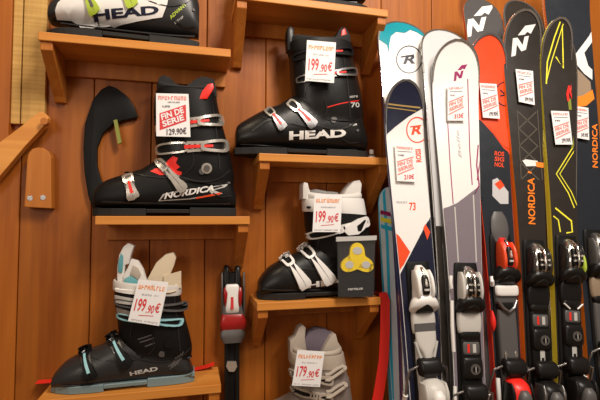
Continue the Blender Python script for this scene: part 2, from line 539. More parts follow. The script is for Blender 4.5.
# ------------------------------------------------------------------ ski boots
class Boot:
    def __init__(s, label, foot, cuff, zshelf, mats, yc=-0.068, liner=None, sole_col=None, group='ski boots on the wall shelves', foot_n=2.7):
        s.yc = yc
        s.root = empty('ski_boot', (P(foot[5][0], 0, yc).x, yc, zshelf), label, 'ski boot', group)
        m_foot, m_cuff = mats
        # --- lower shell lofted from toe to heel
        st = catmull([(f[0], f[1], f[2], f[3]) for f in foot], 40)
        rings = []; s.st = []
        for i_, (px, pt, pb, w) in enumerate(st):
            if 1 < i_ < 16: pt -= 2.2 * math.sin(PI * i_ / 16) ** .6
            t = P(px, pt, yc); b = P(px, pb, yc)
            x = (t.x + b.x) / 2
            zb = max(b.z, zshelf + .010)
            zt = max(t.z, zb + .008)
            h = (zt - zb) / 2; zm = (zt + zb) / 2
            r = []
            for k in range(32):
                c, si = sup(2 * PI * k / 32, foot_n)
                fr = (si + 1) / 2
                slim = 1 - 0.32 * fr ** 2 * min(1, h / .03)
                r.append(Vector((x, yc + w * c * slim, zm + h * si)))
            rings.append(r); s.st.append((x, w, zb, zt))
        bm = bmesh.new(); loft(bm, rings)
        # closing nose and heel
        bmesh.ops.recalc_face_normals(bm, faces=bm.faces[:])
        fb = bm.copy()
        s.shell = link_bm('lower_shell', bm, m_foot, s.root, True, angle=60)
        # --- cuff
        cf = catmull([tuple(c) for c in cuff], 20)
        rings = []
        for i, (xl, yl, xr, yr, w) in enumerate(cf):
            L = P(xl, yl, yc); R = P(xr, yr, yc)
            c0 = (L + R) / 2; ax = (R - L) / 2
            flare = 1.0 + (0.035 if i == 0 else 0.0)
            rings.append([c0 + ax * sup(2 * PI * k / 32, 2.35)[0] * flare + Vector((0, w * flare * sup(2 * PI * k / 32, 2.35)[1], 0)) for k in range(32)])
        c0 = sum(rings[-1], Vector()) / 32
        inner = [[c0 + (p - c0) * .93 + Vector((0, 0, dz)) for p in rings[-1]] for dz in (0.0, -.03)]
        bm = bmesh.new(); loft(bm, rings + inner, True, True)
        bmesh.ops.recalc_face_normals(bm, faces=bm.faces[:])
        cb = bm.copy()
        s.cuff = link_bm('cuff', bm, m_cuff, s.root, True, angle=60)
        s.top = rings[-1]
        merge(fb, cb)
        s.bvh = BVHTree.FromBMesh(fb)
        fb.free()
        # --- sole lugs
        xs = [q[0] for q in s.st]; x0, x1 = xs[0], xs[-1]; Ln = x1 - x0
        def wid(x):
            best = min(s.st, key=lambda q: abs(q[0] - x)); return best[1]
        bm = bmesh.new()
        for (a, b, zt) in ((-.003, .36 * Ln, .017), (.36 * Ln, .66 * Ln, .016), (.66 * Ln, Ln + .001, .020)):
            rs = []
            arch = (a > .3 * Ln and b < .7 * Ln)
            for i in range(9):
                x = x0 + a + (b - a) * i / 8
                w = wid(x) * .86
                if a < 0: w *= min(1, .75 + .25 * (i / 3))
                zb = zshelf + (.007 if arch else .0004)
                z2 = zshelf + zt
                rs.append([Vector((x, yc - w, zb)), Vector((x, yc + w, zb)), Vector((x, yc + w * 1.04, z2)), Vector((x, yc - w * 1.04, z2))])
            loft(bm, rs)
        bmesh.ops.recalc_face_normals(bm, faces=bm.faces[:])
        bmesh.ops.bevel(bm, geom=[e for e in bm.edges if e.calc_face_angle(0) > .8], offset=.0012, segments=1, affect='EDGES')
        link_bm('sole', bm, sole_col or M['rubber'], s.root)
        if liner: s.liner(*liner)

    def surf(s, px, py, h):
        q = P(px, py, s.yc - .045)
        for dx, dz in ((0, 0), (.004, 0), (-.004, 0), (0, -.004), (.009, 0), (-.009, 0), (0, -.009), (.014, -.008)):
            loc, no, i, d = s.bvh.ray_cast(Vector((q.x + dx, s.yc - .3, q.z + dz)), Vector((0, 1, 0)), .3)
            if loc is not None:
                if no.y > 0: no = -no
                v = loc + no * h
                return Vector((v.x - dx * .6, v.y, v.z - dz * .6))
        return Vector((q.x, s.yc - .02 - h, q.z))

    def decal(s, name, b, mat, thick=0.0, label=None, parent=None, step=3.0, h=.0006):
        return lay(name, b, s.surf, mat, parent or s.root, h, thick, step, label)

    def liner(s, front_up, back_up, side_up, mat, th=.006, mat_in=None, back_w=0.5):
        """soft inner boot standing out of the cuff: tongue at the front, spoiler at the back"""
        c0 = sum(s.top, Vector()) / 32
        rs = []
        def hgt(t):
            # t = 0 is the heel side (+x), pi is the toe side
            f = max(0, -math.cos(t)) ** 2.4; b = max(0, math.cos(t)) ** 2.0
            return side_up + (front_up - side_up) * f + (back_up - side_up) * b
        for lev in (-.02, 0, .33, .66, 1.0):
            r = []
            for k in range(32):
                t = 2 * PI * k / 32
                p = s.top[k]; q = c0 + (p - c0) * (.93 if lev <= 0 else .93 + .05 * math.sin(lev * 2.4))
                z = lev if lev < 0 else lev * hgt(t)
                r.append(q + Vector((0, 0, z)))
            rs.append(r)
        top = rs[-1]
        for dd, dz in ((.92, .004), (.84, -.002), (.82, -.03)):
            rs.append([c0 + (Vector((p.x, p.y, c0.z)) - c0) * dd + Vector((0, 0, (p.z - c0.z) * (1 if dz > -.02 else .3) + dz)) for p in top])
        bm = bmesh.new(); loft(bm, rs, False, True)
        bmesh.ops.recalc_face_normals(bm, faces=bm.faces[:])
        link_bm('liner', bm, mat, s.root, True)

    def tab(s, pts, yoff, th, mat, name='tongue', bev=.002, label=None):
        """a padded tab standing out of the cuff; outline given at the boot's mid plane"""
        bm = bmesh.new()
        prism(bm, pxpoly(pts, s.yc + yoff - th / 2), Vector((0, th, 0)), min(bev, th * .4))
        return link_bm(name, bm, mat, s.root, True, label)

    def strap(s, yl, yr, hpx, mat, name='power_strap', grow=1.04, label=None):
        """band around the cuff between photo rows"""
        cf = s._cf(yl, hpx)
        rs = []
        for f in (0, .15, .85, 1):
            g = grow if f in (.15, .85) else grow - .02
            r = []
            for k in range(32):
                a = s._ringpt(yl + (yr - yl) * .5 + hpx * f, k)
                c = s._cent(yl + (yr - yl) * .5 + hpx * f)
                r.append(c + (a - c) * g)
            rs.append(r)
        for f in (1, 0):
            r = []
            for k in range(32):
                a = s._ringpt(yl + (yr - yl) * .5 + hpx * f, k); c = s._cent(yl + (yr - yl) * .5 + hpx * f)
                r.append(c + (a - c) * .98)
            rs.append(r)
        bm = bmesh.new(); vr = loft(bm, rs, False, False)
        for i in range(32):
            j = (i + 1) % 32
            bm.faces.new((vr[-1][i], vr[-1][j], vr[0][j], vr[0][i]))
        bmesh.ops.recalc_face_normals(bm, faces=bm.faces[:])
        return link_bm(name, bm, mat, s.root, True, label)
    def _cf(s, *a): return None
    def _ringpt(s, py, k):
        # ring of the cuff at a photo row: interpolate the stored rings
        L = s.cr
        for a, b in zip(L[:-1], L[1:]):
            if b[0] <= py <= a[0]:
                f = (a[0] - py) / (a[0] - b[0]); return a[1][k].lerp(b[1][k], f)
        return (L[-1][1][k] if py < L[-1][0] else L[0][1][k]) + Vector((0, 0, (L[-1][0] - py) * .0024 if py < L[-1][0] else 0))
    def _cent(s, py):
        return sum((s._ringpt(py, k) for k in range(32)), Vector()) / 32

    def set_rings(s, cuff):
        s.cr = []
        for (xl, yl, xr, yr, w) in catmull([tuple(c) for c in cuff], 20):
            L = P(xl, yl, s.yc); R = P(xr, yr, s.yc); c0 = (L + R) / 2; ax = (R - L) / 2
            s.cr.append(((yl + yr) / 2, [c0 + ax * sup(2 * PI * k / 32, 2.35)[0] + Vector((0, w * sup(2 * PI * k / 32, 2.35)[1], 0)) for k in range(32)]))

    def buckle(s, p0, p1, w, m_lever, m_base=None, m_ins=None, style='lever', th=.0065, m_catch=None):
        """clasp laid on the shell from p0 (catch on the instep) to p1 (hinge), w pixels wide"""
        p0 = Vector(p0); p1 = Vector(p1); t = p1 - p0; L = t.length; t.normalize(); n = Vector((-t.y, t.x))
        def T(u, v): q = p0 + t * (u * L) + n * (v * w); return (q.x, q.y)
        m_base = m_base or M['dgrey']
        base = s.decal('buckle', shape_poly([T(.0, -.36), T(.12, -.42), T(.75, -.34), T(1.02, -.3), T(1.02, .3), T(.75, .34), T(.12, .42), T(0, .36)]), m_base, .0030, step=2.5)
        def frame(u0, u1, w0, w1, hw):      # closed ring with a hole
            o = [T(u0, -w0), T(u0 + .02, -w0), T(u1 - .04, -w1), T(u1, -w1 * .8), T(u1, w1 * .8), T(u1 - .04, w1), T(u0 + .02, w0), T(u0, w0 * .8)]
            cu = (u0 + u1) / 2
            pts_o = []; pts_i = []
            N = 20
            for k in range(N):
                a = 2 * PI * k / N; c, si = sup(a, 4.0)
                ww = w0 + (w1 - w0) * (c + 1) / 2
                pts_o.append(T(cu + (u1 - u0) / 2 * c, ww * si))
                pts_i.append(T(cu + ((u1 - u0) / 2 - hw * w / L) * c, (ww - hw) * si))
            b = bmesh.new()
            vo = [b.verts.new((*q, 0)) for q in pts_o]; vi = [b.verts.new((*q, 0)) for q in pts_i]
            for k in range(N):
                j = (k + 1) % N; b.faces.new((vo[k], vo[j], vi[j], vi[k]))
            return b
        if style == 'lever':
            s.decal('catch', frame(-.04, .34, .46, .40, .17), m_catch or m_lever, th, parent=base, step=2.5)
            lev = shape_join(shape_poly([T(.30, -.18), T(.55, -.34), T(.92, -.5), T(1.0, -.42), T(1.03, 0), T(.80, -.02), T(.5, -.03)]),
                             shape_poly([T(.30, .18), T(.5, .03), T(.80, .02), T(1.03, 0), T(1.0, .42), T(.92, .5), T(.55, .34)]))
            s.decal('lever', lev, m_lever, th + .0015, parent=base, step=2.5)
            if m_ins:
                s.decal('insert', shape_poly([T(.30, -.09), T(.8, -.13), T(.8, .13), T(.30, .09)]), m_ins, th + .0022, parent=base, step=2.5)
        else:                                # long flat clasp with an open loop at the end
            s.decal('catch', frame(-.02, .46, .48, .46, .15), m_lever, th, parent=base, step=2.5)
            s.decal('lever', frame(.64, 1.04, .40, .62, .24), m_lever, th + .003, parent=base, step=2.5)
            s.decal('rack', shape_join(shape_strip([T(.44, -.34), T(.70, -.30)], .22 * w), shape_strip([T(.44, .34), T(.70, .30)], .22 * w), *[shape_strip([T(u, -.3), T(u, .3)], .05 * L) for u in (.44, .52, .60, .68)]), m_lever, th - .001, parent=base, step=2.5)
            if m_ins:
                s.decal('insert', shape_poly([T(.40, -.15), T(.82, -.10), T(.82, .10), T(.40, .15)]), m_ins, th + .0015, parent=base, step=2.5)
        return base

def make_boot(label, foot, cuff, z, mats, **kw):
    b = Boot(label, foot, cuff, z, mats, **kw)
    b.set_rings(cuff)
    # moulded ribs of the shell, laid out along the boot's own toe, heel and cuff
    x0 = foot[1][0]; x1 = foot[-1][0]; yb0 = foot[1][2] + 3; yb1 = foot[-1][2] + 4; yt = (cuff[-1][1] + cuff[-1][3]) / 2
    xt = (cuff[-1][0] + cuff[-1][2]) / 2
    def Q(u, v):          # u from toe to heel, v from sole to cuff top
        yb = yb0 + (yb1 - yb0) * u
        lean = (xt - (x0 + (x1 - x0) * .645)) * max(0, v)
        return (x0 + (x1 - x0) * u + lean, yb + (yt - yb) * v)
    mr = kw.get('rib') 
    for nm, pts, w, th in (('sole_ledge', [(.03, .075), (.2, .07), (.5, .065), (.8, .065), (.97, .075)], 1.3, .0028),
                           ('overlap_rib', [(.19, .35), (.30, .31), (.48, .285), (.62, .31), (.70, .40), (.69, .52)], 1.0, .0018),
                           ('cuff_hem', [(.47, .40), (.58, .31), (.74, .255), (.88, .28), (.965, .36)], 1.4, .0022),
                           ('cuff_seam', [(.53, .52), (.545, .75), (.52, .95)], 1.0, .0016),
                           ('spine_rib', [(.89, .36), (.865, .66), (.83, .95)], 1.3, .0018),
                           ('heel_rib', [(.84, .16), (.90, .13), (.97, .14)], 1.2, .0020)):
        b.decal(nm, shape_strip([Q(*p) for p in catmull(pts, 12)], w), RIB[0] if mats[0] is not M['bgrey'] else M['bgrey'], th, step=5)
    for (u, v, r) in ((.76, .34, 3.0), (.955, .25, 1.3), (.60, .86, 1.2)):
        c = Q(u, v)
        b.decal('rivet', shape_disc(c[0], c[1], r), M['dgrey'], .003, step=6)
    return b

def prt(tagobj, TL, TR, BR, BL, y, nm, b, mat, off=.0006):
    """lay printed shapes (unit square, y down) on a flat tag"""
    A, B_, C_, D_ = [P(p[0], p[1], yy) for p, yy in zip((TL, TR, BR, BL), y)]
    n = (B_ - A).cross(D_ - A).normalized()
    if n.y > 0: n = -n
    def sf(u, v, h):
        return A.lerp(B_, u).lerp(D_.lerp(C_, u), v) + n * h
    return lay(nm, b, sf, mat, tagobj, off, 0, .5, smooth=False)

def price_tag(label, TL, TR, BR, BL, y, kind, price='199.90€', group='price tags', seed=1, hole=True):
    if not isinstance(y, (tuple, list)): y = (y, y, y - .004, y - .004)
    A, B_, C_, D_ = [P(p[0], p[1], yy) for p, yy in zip((TL, TR, BR, BL), y)]
    n = (B_ - A).cross(D_ - A).normalized()
    if n.y > 0: n = -n
    def sf(u, v, h): return A.lerp(B_, u).lerp(D_.lerp(C_, u), v) + n * h
    t = .0005
    N = 6
    bm = bmesh.new()
    rs = []
    for i in range(N + 1):
        v = i / N
        rs.append([sf(0, v, -t), sf(1, v, -t), sf(1, v, 0), sf(0, v, 0)])
    loft(bm, rs); bmesh.ops.recalc_face_normals(bm, faces=bm.faces[:])
    o = link_bm('price_tag', bm, M['paper'])
    setp(o, label, 'price tag', group)
    if kind == 'boot':
        pr = lambda nm, b, m: prt(o, TL, TR, BR, BL, y, nm, b, m)
        pr('header_print', shape_scribble((.06, .22), (.94, .22), .10, 9, seed), M['inkor'])
        pr('small_print', shape_scribble((.22, .36), (.78, .36), .04, 16, seed + 1), M['inkgr'])
        pr('bottom_print', shape_scribble((.05, .965), (.95, .965), .035, 26, seed + 2), M['inkgr'])
        a, c = price[:3], price[3:]
        pr('price', shape_join(shape_text(a, (.09, .75), (.45, .73), .30, .018, .1), shape_text(c[:-1], (.48, .76), (.73, .75), .19, .018, .1), shape_text('€', (.76, .73), (.93, .71), .22, .018, .15), shape_strip([(.28, .83), (.75, .80)], .014)), M['inkred'])
        pr('eyelet', shape_disc(.52, .08, .05, .035, 12), M['white'])
    elif kind == 'sale':
        pr = lambda nm, b, m: prt(o, TL, TR, BR, BL, y, nm, b, m)
        pr('header_print', shape_scribble((.06, .15), (.94, .15), .09, 9, seed), M['inkpink'])
        pr('small_print', shape_join(shape_scribble((.35, .22), (.72, .22), .035, 9, seed + 1), shape_scribble((.18, .33), (.42, .33), .05, 6, seed + 2)), M['inkdk'])
        pr('sale_band', shape_poly([(.10, .47), (.90, .25), (.90, .63), (.10, .86)]), M['inkred'])
        prt(o, TL, TR, BR, BL, y, 'sale_lettering', shape_join(shape_text('FIN DE', (.17, .63), (.84, .44), .14, .03), shape_text('SERIE', (.20, .79), (.84, .61), .14, .03)), M['paper'], .0011)
        pr2 = prt(o, TL, TR, BR, BL, y, 'price', shape_text(price, (.30, .97), (.90, .93), .15, .02, .1), M['inkdk'], .0013)
    else:
        pr = lambda nm, b, m: prt(o, TL, TR, BR, BL, y, nm, b, m)
        pr('header_print', shape_scribble((.08, .13), (.92, .13), .07, 9, seed), M['inkpink'])
        pr('small_print', shape_join(shape_strip([(.12, .19), (.88, .19)], .012), shape_scribble((.14, .32), (.45, .32), .045, 6, seed + 2)), M['inkdk'])
        pr('sale_band', shape_join(shape_strip([(.06, .49), (.94, .32)], .03), shape_strip([(.06, .83), (.94, .62)], .03),
                                   shape_text('FIN DE', (.10, .62), (.90, .465), .10, .03), shape_text('SERIE', (.10, .755), (.90, .59), .10, .03)), M['inkpink'])
        pr('price', shape_text(price, (.38, .95), (.92, .92), .13, .025, .1), M['inkred'] if kind == 'skired' else M['inkdk'])
    return o

# ---- black boot with big white lettering (centre)
foot = [(235.5, 131, 147, .024), (238, 127, 147, .032), (248, 121, 148, .042), (262, 113, 149, .049), (277, 106, 149, .050), (292, 97, 149, .048), (310, 92, 150, .046), (330, 92, 151, .044), (348, 99, 152, .041), (358, 112, 152, .036), (364, 132, 152, .026)]
cuff = [(298, 122, 362, 126, .043), (294, 106, 362, 114, .049), (292, 90, 360, 98, .052), (291, 75, 357, 82, .053), (290, 60, 353, 66, .054), (289, 51, 350, 54, .054)]
bt = make_boot('black ski boot with big white lettering, red levers and 199.90 tag, shelf at centre', foot, cuff, zS3, (M['black'], M['black']))
bt.liner(.034, .045, .018, M['liner'])
bt.tab([(288, 50), (287, 32), (288, 27), (292, 26), (294.5, 29), (294, 37), (297, 46), (302, 52)], 0, .03, M['black'], 'tongue')
bt.tab([(324, 56), (334, 40), (341, 27), (346, 27), (349, 32), (351, 45), (352, 56)], 0, .05, M['liner'], 'spoiler')
bt.tab([(340, 44), (342, 30), (345, 28), (347, 34), (346, 41), (343, 46)], -.026, .003, M['red'], 'red_flash', label='red padded flash on the spoiler')
bt.strap(43, 47, 13, M['black2'], grow=1.035)
bt.decal('shell_flap', shape_poly([(272, 112), (281, 106), (290, 99), (297, 95), (305, 97), (318, 104), (325, 112), (326, 122), (322, 131), (300, 126), (280, 121)]), M['black'], .002, step=4)
bt.buckle((269, 109), (283, 129), 10, M['steel'], M['black2'], M['red'], m_catch=M['silver'])
bt.buckle((291, 102), (314, 126), 11, M['steel'], M['black2'], M['red'], m_catch=M['silver'])
bt.buckle((300, 79), (354, 72), 8, M['steel'], M['black2'], M['red'], style='loop')
bt.buckle((297, 56), (350, 52), 8, M['black2'], M['black2'], M['red'], style='loop')
bt.decal('brand_lettering', shape_text('HEAD', (289.5, 139.5), (347, 136.5), 8.2, .045), M['white'], step=3)
bt.decal('model_lettering', shape_join(shape_text('70', (351, 107.5), (361, 106.5), 5, .02), shape_scribble((348.5, 98.5), (359, 96.5), 2.0, 4, 3)), M['ltgrey'])
bt.decal('red_line', shape_strip([(327, 107.5), (338, 104.5), (360, 99.8)], .9), M['red'])
bt.decal('sole_mark', shape_strip([(351, 125.0), (358, 123.5)], 1.8), M['ltgrey'])
bt.decal('instep_painted_sheen', shape_strip([(252, 131), (266, 121), (276, 118)], 2), M['char'], .0018)  # raised lighter strip, the instep's soft sheen put into its colour
price_tag('paper tag reading 199.90 on the black boot with big white lettering', (307, 40), (336, 42.5), (334, 83), (305, 80.6), -.138, 'boot', seed=11)

# ---- the boot with silver buckles (middle left)
foot = [(95.5, 193, 207, .024), (97, 190, 207, .034), (106, 183, 208, .044), (122, 177, 209, .05), (140, 170, 209, .05), (155, 161, 209, .048), (172, 152, 209, .046), (195, 152, 209, .044), (215, 160, 209, .042), (228, 174, 209, .037), (235, 194, 208, .027)]
cuff = [(162, 180, 233, 188, .044), (158, 165, 234, 176, .05), (156, 150, 231, 160, .053), (155, 135, 227, 143, .054), (154, 120, 223, 128, .055), (154, 105, 219, 112, .055), (156, 92, 216, 96, .054)]
bt = make_boot('black ski boot with silver buckles and a red sale tag on the middle left shelf', foot, cuff, zS4, (M['black2'], M['black2']))
bt.liner(.020, .024, .002, M['liner'])
bt.tab([(158, 95), (157, 84), (159, 77), (164, 75), (170, 77), (174, 82), (182, 86), (184, 95)], 0, .035, M['liner'], 'tongue')
bt.tab([(178, 95), (183, 88), (197, 78), (203, 76), (214, 79), (216, 88), (217, 97)], 0, .05, M['liner'], 'spoiler')
bt.tab([(199, 99), (202, 91), (208, 84), (213, 83), (214, 88), (211, 93), (207, 99)], -.050, .004, M['red'], 'red_flash', label='red padded flash on the spoiler')
bt.buckle((158, 128), (219, 120), 11, M['silver'], M['black'], M['red'], style='loop')
bt.buckle((158, 149), (224, 146), 12, M['silver'], M['black'], M['red'], style='loop')
bt.decal('red_graphic', shape_poly([(150, 171), (155, 168), (162, 168), (168, 160), (173, 156), (178, 158), (176, 163), (172, 166), (180, 167), (176, 170), (182, 172), (181, 176), (170, 174), (160, 175)]), M['red'], h=.0008)
bt.buckle((158, 160), (184, 190), 11, M['silver'], M['steel'])
bt.buckle((127, 176), (134, 198), 13, M['silver'], M['steel'], M['red'])
bt.decal('rivet', shape_disc(206.5, 168.5, 5.2), M['silver'], .004)
bt.decal('rivet_cap', shape_disc(206.5, 168.5, 3.0), M['steel'], .006)
bt.decal('lettering_outline', shape_poly([(158, 201), (163, 194), (180, 190), (211, 186.5), (229, 183.5), (225, 187), (214, 190), (223, 193.5), (190, 199)]), M['ltgrey'])
bt.decal('lettering_ground', shape_poly([(160, 200), (164.5, 194.8), (180, 190.8), (211, 187.4), (225, 184.9), (222, 186.6), (209, 190.5), (212, 194), (190, 198)]), M['black2'], h=.0010)
bt.decal('brand_lettering', shape_text('NORDICA', (164, 199), (214, 190.8), 6.0, .035, .35), M['white'], h=.0014)
bt.decal('red_underline', shape_poly([(196, 197.2), (222, 192), (220, 194.4), (196, 198.6)]), M['redo'], h=.0014)
bt.decal('sole_mark', shape_strip([(220, 204), (231, 203.6)], .8), M['ltgrey'])
price_tag('paper sale tag with a red FIN DE SERIE band on the silver-buckled boot', (156, 93.2), (188.5, 94), (190.5, 137), (156.3, 136.2), -.138, 'sale', '129.90€', seed=21)

# ---- the boot with white buckles (third shelf)
foot = [(258.5, 284, 294.5, .024), (260, 280, 294, .034), (268, 270, 295, .043), (280, 262, 295, .05), (296, 253, 295, .05), (310, 245, 294, .048), (328, 238, 294, .046), (345, 240, 294, .044), (360, 250, 294, .04), (368, 263, 293, .036), (372, 280, 293, .026)]
cuff = [(312, 254, 371, 263, .044), (309, 242, 371, 250, .05), (306, 229, 369, 236, .053), (305, 217, 366, 222, .054), (304, 207, 362, 209, .054), (304, 200, 361, 200, .053)]
bt = make_boot('black ski boot with white buckles and a white strap on the third centre shelf', foot, cuff, zS5, (M['black'], M['black2']))
bt.liner(.016, .016, .008, M['whitem'])
bt.tab([(303, 199), (303, 186), (304, 182), (308, 183), (309, 188), (313, 199)], 0, .04, M['whitem'], 'tongue')
bt.tab([(309, 200), (309, 190), (316, 189), (326, 191), (338, 192), (342, 200)], .030, .012, M['ltgrey'], 'inner_tongue')
bt.tab([(341, 200), (347, 189), (354, 181), (360, 180), (362, 184), (361, 194), (361, 201)], 0, .045, M['whitem'], 'spoiler')
bt.strap(199, 199, 14.5, M['white'], grow=1.05, label='white power strap')
bt.decal('strap_stud', shape_disc(312, 207, 1.2), M['navy'], .009)
bt.buckle((313, 236), (366, 222), 9, M['white'], M['black'], style='loop')
bt.decal('open_lever', shape_poly([(342, 231), (345, 226), (356, 219), (364, 217), (366, 219), (362, 229), (356, 234), (346, 235)]), M['white'], .010)
bt.decal('lever_slot', shape_poly([(354, 226), (362, 220), (363, 221), (358, 231), (355, 231)]), M['black'], .0108)
bt.buckle((305, 246), (331, 282), 13, M['white'], M['black'])
bt.buckle((286, 256), (306, 286), 13, M['white'], M['black'])
bt.decal('brand_lettering', shape_text('HEAD', (308, 288.5), (356, 282), 6, .04), M['white'], step=3)
price_tag('paper tag reading 199.90 on the white-strapped boot above the yellow pads', (314.5, 194), (342, 195), (340.5, 232), (312.5, 232), -.141, 'boot', seed=31)

# yellow pad pack hanging on that boot
pk_pts = [(336, 237.5), (376, 236), (375, 297.5), (338, 297)]
root = empty('pad_pack', P(356, 296, -.142), 'clear pack with a yellow three-lobed pad on a black card, hung on the boot', 'accessory pack')
def plane_surf(y): return lambda x, yy, h: P(x, yy, y) + Vector((0, -h, 0))
lay('card', shape_poly([(338.5, 271), (373, 270), (372.5, 296.5), (339, 296.5)]), plane_surf(-.1425), M['black2'], root, thick=.0022, step=10, smooth=False)
lay('backing', shape_poly([(338, 240), (375, 239), (373, 271), (338.5, 272)]), plane_surf(-.1415), M['smoke'], root, thick=.001, step=10, smooth=False)
pts = []
cx, cy = 356.5, 260
for i in range(72):
    a = 2 * PI * i / 72 - PI / 2
    r = 13.2 + 4.2 * math.cos(3 * (a + PI / 2))
    pts.append((cx + r * 1.02 * math.cos(a), cy + r * math.sin(a)))
pad = lay('yellow_pad', shape_poly(pts), plane_surf(-.1445), M['cardyel'], root, thick=.006, step=4, label='yellow three-lobed rubber pad')
for k, (x, yy) in enumerate(((356.5, 250.5), (348.5, 264.5), (365, 264.5))):
    lay('grey_spot', shape_disc(x, yy, 4.2 if k else 4.8, 3.8, 12), plane_surf(-.1445), M['ltgrey'], pad, thick=.0068, step=6)
lay('blister', shape_poly([(337, 240), (375.5, 239), (374, 297), (338, 297)]), plane_surf(-.1515), M['film'], root, thick=.0006, step=12, smooth=False)
lay('header_strip', shape_poly([(336, 237), (376.5, 235.5), (376.3, 240), (336, 241.5)]), plane_surf(-.1505), M['ltgrey'], root, thick=.002, step=12, smooth=False)
lay('card_lettering', shape_scribble((348, 290.5), (363, 289.5), 2, 8, 5), plane_surf(-.1485), M['white'], root, step=8, smooth=False)

# ---- the boot with teal buckles (bottom left)
foot = [(54.5, 377, 392, .024), (56, 373, 392, .033), (66, 363, 393, .043), (80, 355, 392, .049), (98, 346, 391, .05), (115, 337, 390, .048), (133, 331, 389, .046), (155, 330, 387, .044), (175, 337, 385, .042), (187, 353, 383, .037), (194, 372, 381, .027)]
cuff = [(124, 348, 191, 356, .044), (120, 336, 192, 346, .05), (118, 321, 189, 331, .053), (116, 308, 185, 317, .054), (115, 297, 182, 303, .054), (115, 287, 180, 291, .053)]
bt = make_boot('dark ski boot with pale teal buckles and grey liner on the bottom left shelf', foot, cuff, zS6, (M['char'], M['black2']), sole_col=M['tealg'])
bt.liner(.010, .012, .006, M['whitem'])
bt.tab([(117, 289), (117, 268), (119, 255), (123, 247), (128, 243), (134, 246), (132, 251), (130, 257), (129, 264), (125, 265), (124, 275), (126, 289)], 0, .035, M['whitem'], 'tongue')
bt.tab([(118, 272), (118, 262), (121, 253), (123, 256), (123, 265), (122, 273)], -.019, .004, M['teal'], 'teal_piping', label='teal piping on the tongue')
bt.tab([(124, 288), (123, 276), (128, 267), (131, 259), (138, 261), (143, 269), (146, 279), (150, 289)], -.012, .020, M['whitem'], 'inner_tongue')
bt.tab([(123, 287), (124, 279), (130, 276), (137, 280), (139, 288)], -.026, .006, M['teal'], 'teal_lining', label='teal lining')
bt.tab([(130, 274), (133, 265), (138, 268), (141, 275), (138, 280)], -.024, .004, M['beige'], 'tongue_pad', label='beige tongue pad')
bt.tab([(143, 289), (149, 276), (156, 263), (165, 255), (173, 253), (176, 258), (174, 266), (170, 275), (168, 288)], 0, .045, M['cream'], 'spoiler', label='cream padded liner back')
bt.strap(279, 284, 10, M['whitem'], grow=1.05)
bt.decal('strap_end', shape_poly([(163, 277), (181, 272), (181, 289), (164, 292)]), M['cream'], .007, label='cream strap end')
bt.decal('grey_band', shape_poly([(116, 296), (136, 298), (136, 304), (117, 303)]), M['ltgrey'], .006)
bt.decal('lower_white_band', shape_poly([(117, 308), (134, 311), (134, 316), (118, 314)]), M['bgrey'], .005)
bt.decal('white_band', shape_poly([(116, 283), (138, 285), (138, 294), (117, 292)]), M['white'], .006)
bt.buckle((117, 302), (183, 309), 8, M['dgrey'], M['black'], style='loop')
bt.buckle((119, 316), (178, 323), 7, M['teall'], M['black'], style='loop')
bt.buckle((107, 337), (128, 366), 13, M['black2'], M['steel'], M['teall'])
bt.buckle((80, 350), (92, 378), 13, M['black2'], M['steel'], M['teall'])
bt.decal('rivet', shape_disc(169, 343, 5), M['black2'], .003)
bt.decal('brand_lettering', shape_text('HEAD', (130, 376.5), (158, 371), 4.2, .04), M['ltgrey'], step=3)
bt.decal('small_lettering', shape_scribble((140, 379.5), (158, 376.5), 1.4, 10, 4), M['dgrey'])
bt.decal('cuff_graphic', shape_join(shape_strip([(138, 339), (152, 334)], 1.2), shape_strip([(140, 342), (154, 337)], 1.2), shape_strip([(145, 346), (155, 342)], 1.2)), M['dgrey'])
bt.decal('heel_graphic', shape_join(*[shape_strip([(170 + i * 2.4, 370 - i * 1.5), (176 + i * 2.4, 358 - i * 1.8)], 1.0) for i in range(4)], shape_strip([(168, 367), (182, 360)], 1)), M['dgrey'])
bt.decal('heel_bumper', shape_poly([(133, 387), (168, 384), (180, 378), (194, 374), (195, 381), (190, 385), (170, 390), (133, 392)]), M['tealg'], .003, label='grey teal heel bumper')
bt.decal('toe_bumper', shape_poly([(54, 390), (90, 392), (116, 391), (116, 394), (90, 396), (54, 394)]), M['tealg'], .003, label='grey teal toe bumper')
price_tag('paper tag reading 199.90 on the boot with teal buckles', (138.5, 279.5), (168.5, 282), (159, 326), (128, 321), -.138, 'boot', seed=41)

# ---- white and black boot (top left, cut by the frame)
foot = [(50, 14, 23, .018), (53, 6, 24, .034), (64, -5, 25, .044), (82, -15, 27, .05), (102, -25, 29, .05), (120, -36, 31, .048), (140, -44, 33, .046), (160, -44, 35, .044), (180, -36, 37, .042), (192, -20, 38, .037), (199, 6, 39, .027)]
cuff = [(126, -30, 197, -14, .044), (121, -45, 197, -36, .05), (118, -60, 192, -54, .053), (117, -80, 187, -74, .054), (117, -98, 183, -92, .054)]
bt = make_boot('white and black ski boot with lime clasps, cut off at the top left', foot, cuff, zS1, (M['char'], M['black']), yc=-.077)
bt.liner(.03, .03, .01, M['liner'])
bt.decal('white_panel', shape_poly([(54, 14.5), (54.5, 9), (58, 2), (65, -3), (82, -12), (102, -22), (120, -32), (150, -38), (172, -24), (167, 4), (162, 15.5), (120, 20.5), (90, 23.8), (78, 23), (69, 16), (60, 15)]), M['white'], .0022, label='white shell panel', step=4)
bt.decal('brand_lettering', shape_text('HEAD', (93, 17.8), (159, 12.8), 8.0, .04), M['navy'], h=.0030)
bt.buckle((84, -12), (95, 12), 12, M['limeb'], M['steel'], M['dgrey'])
bt.buckle((118, -22), (133, 6), 13, M['limeb'], M['steel'], M['dgrey'])
bt.decal('model_lettering', shape_text('ADVANT', (171, 17.5), (187, 4), 3.4, .03), M['limeb'])
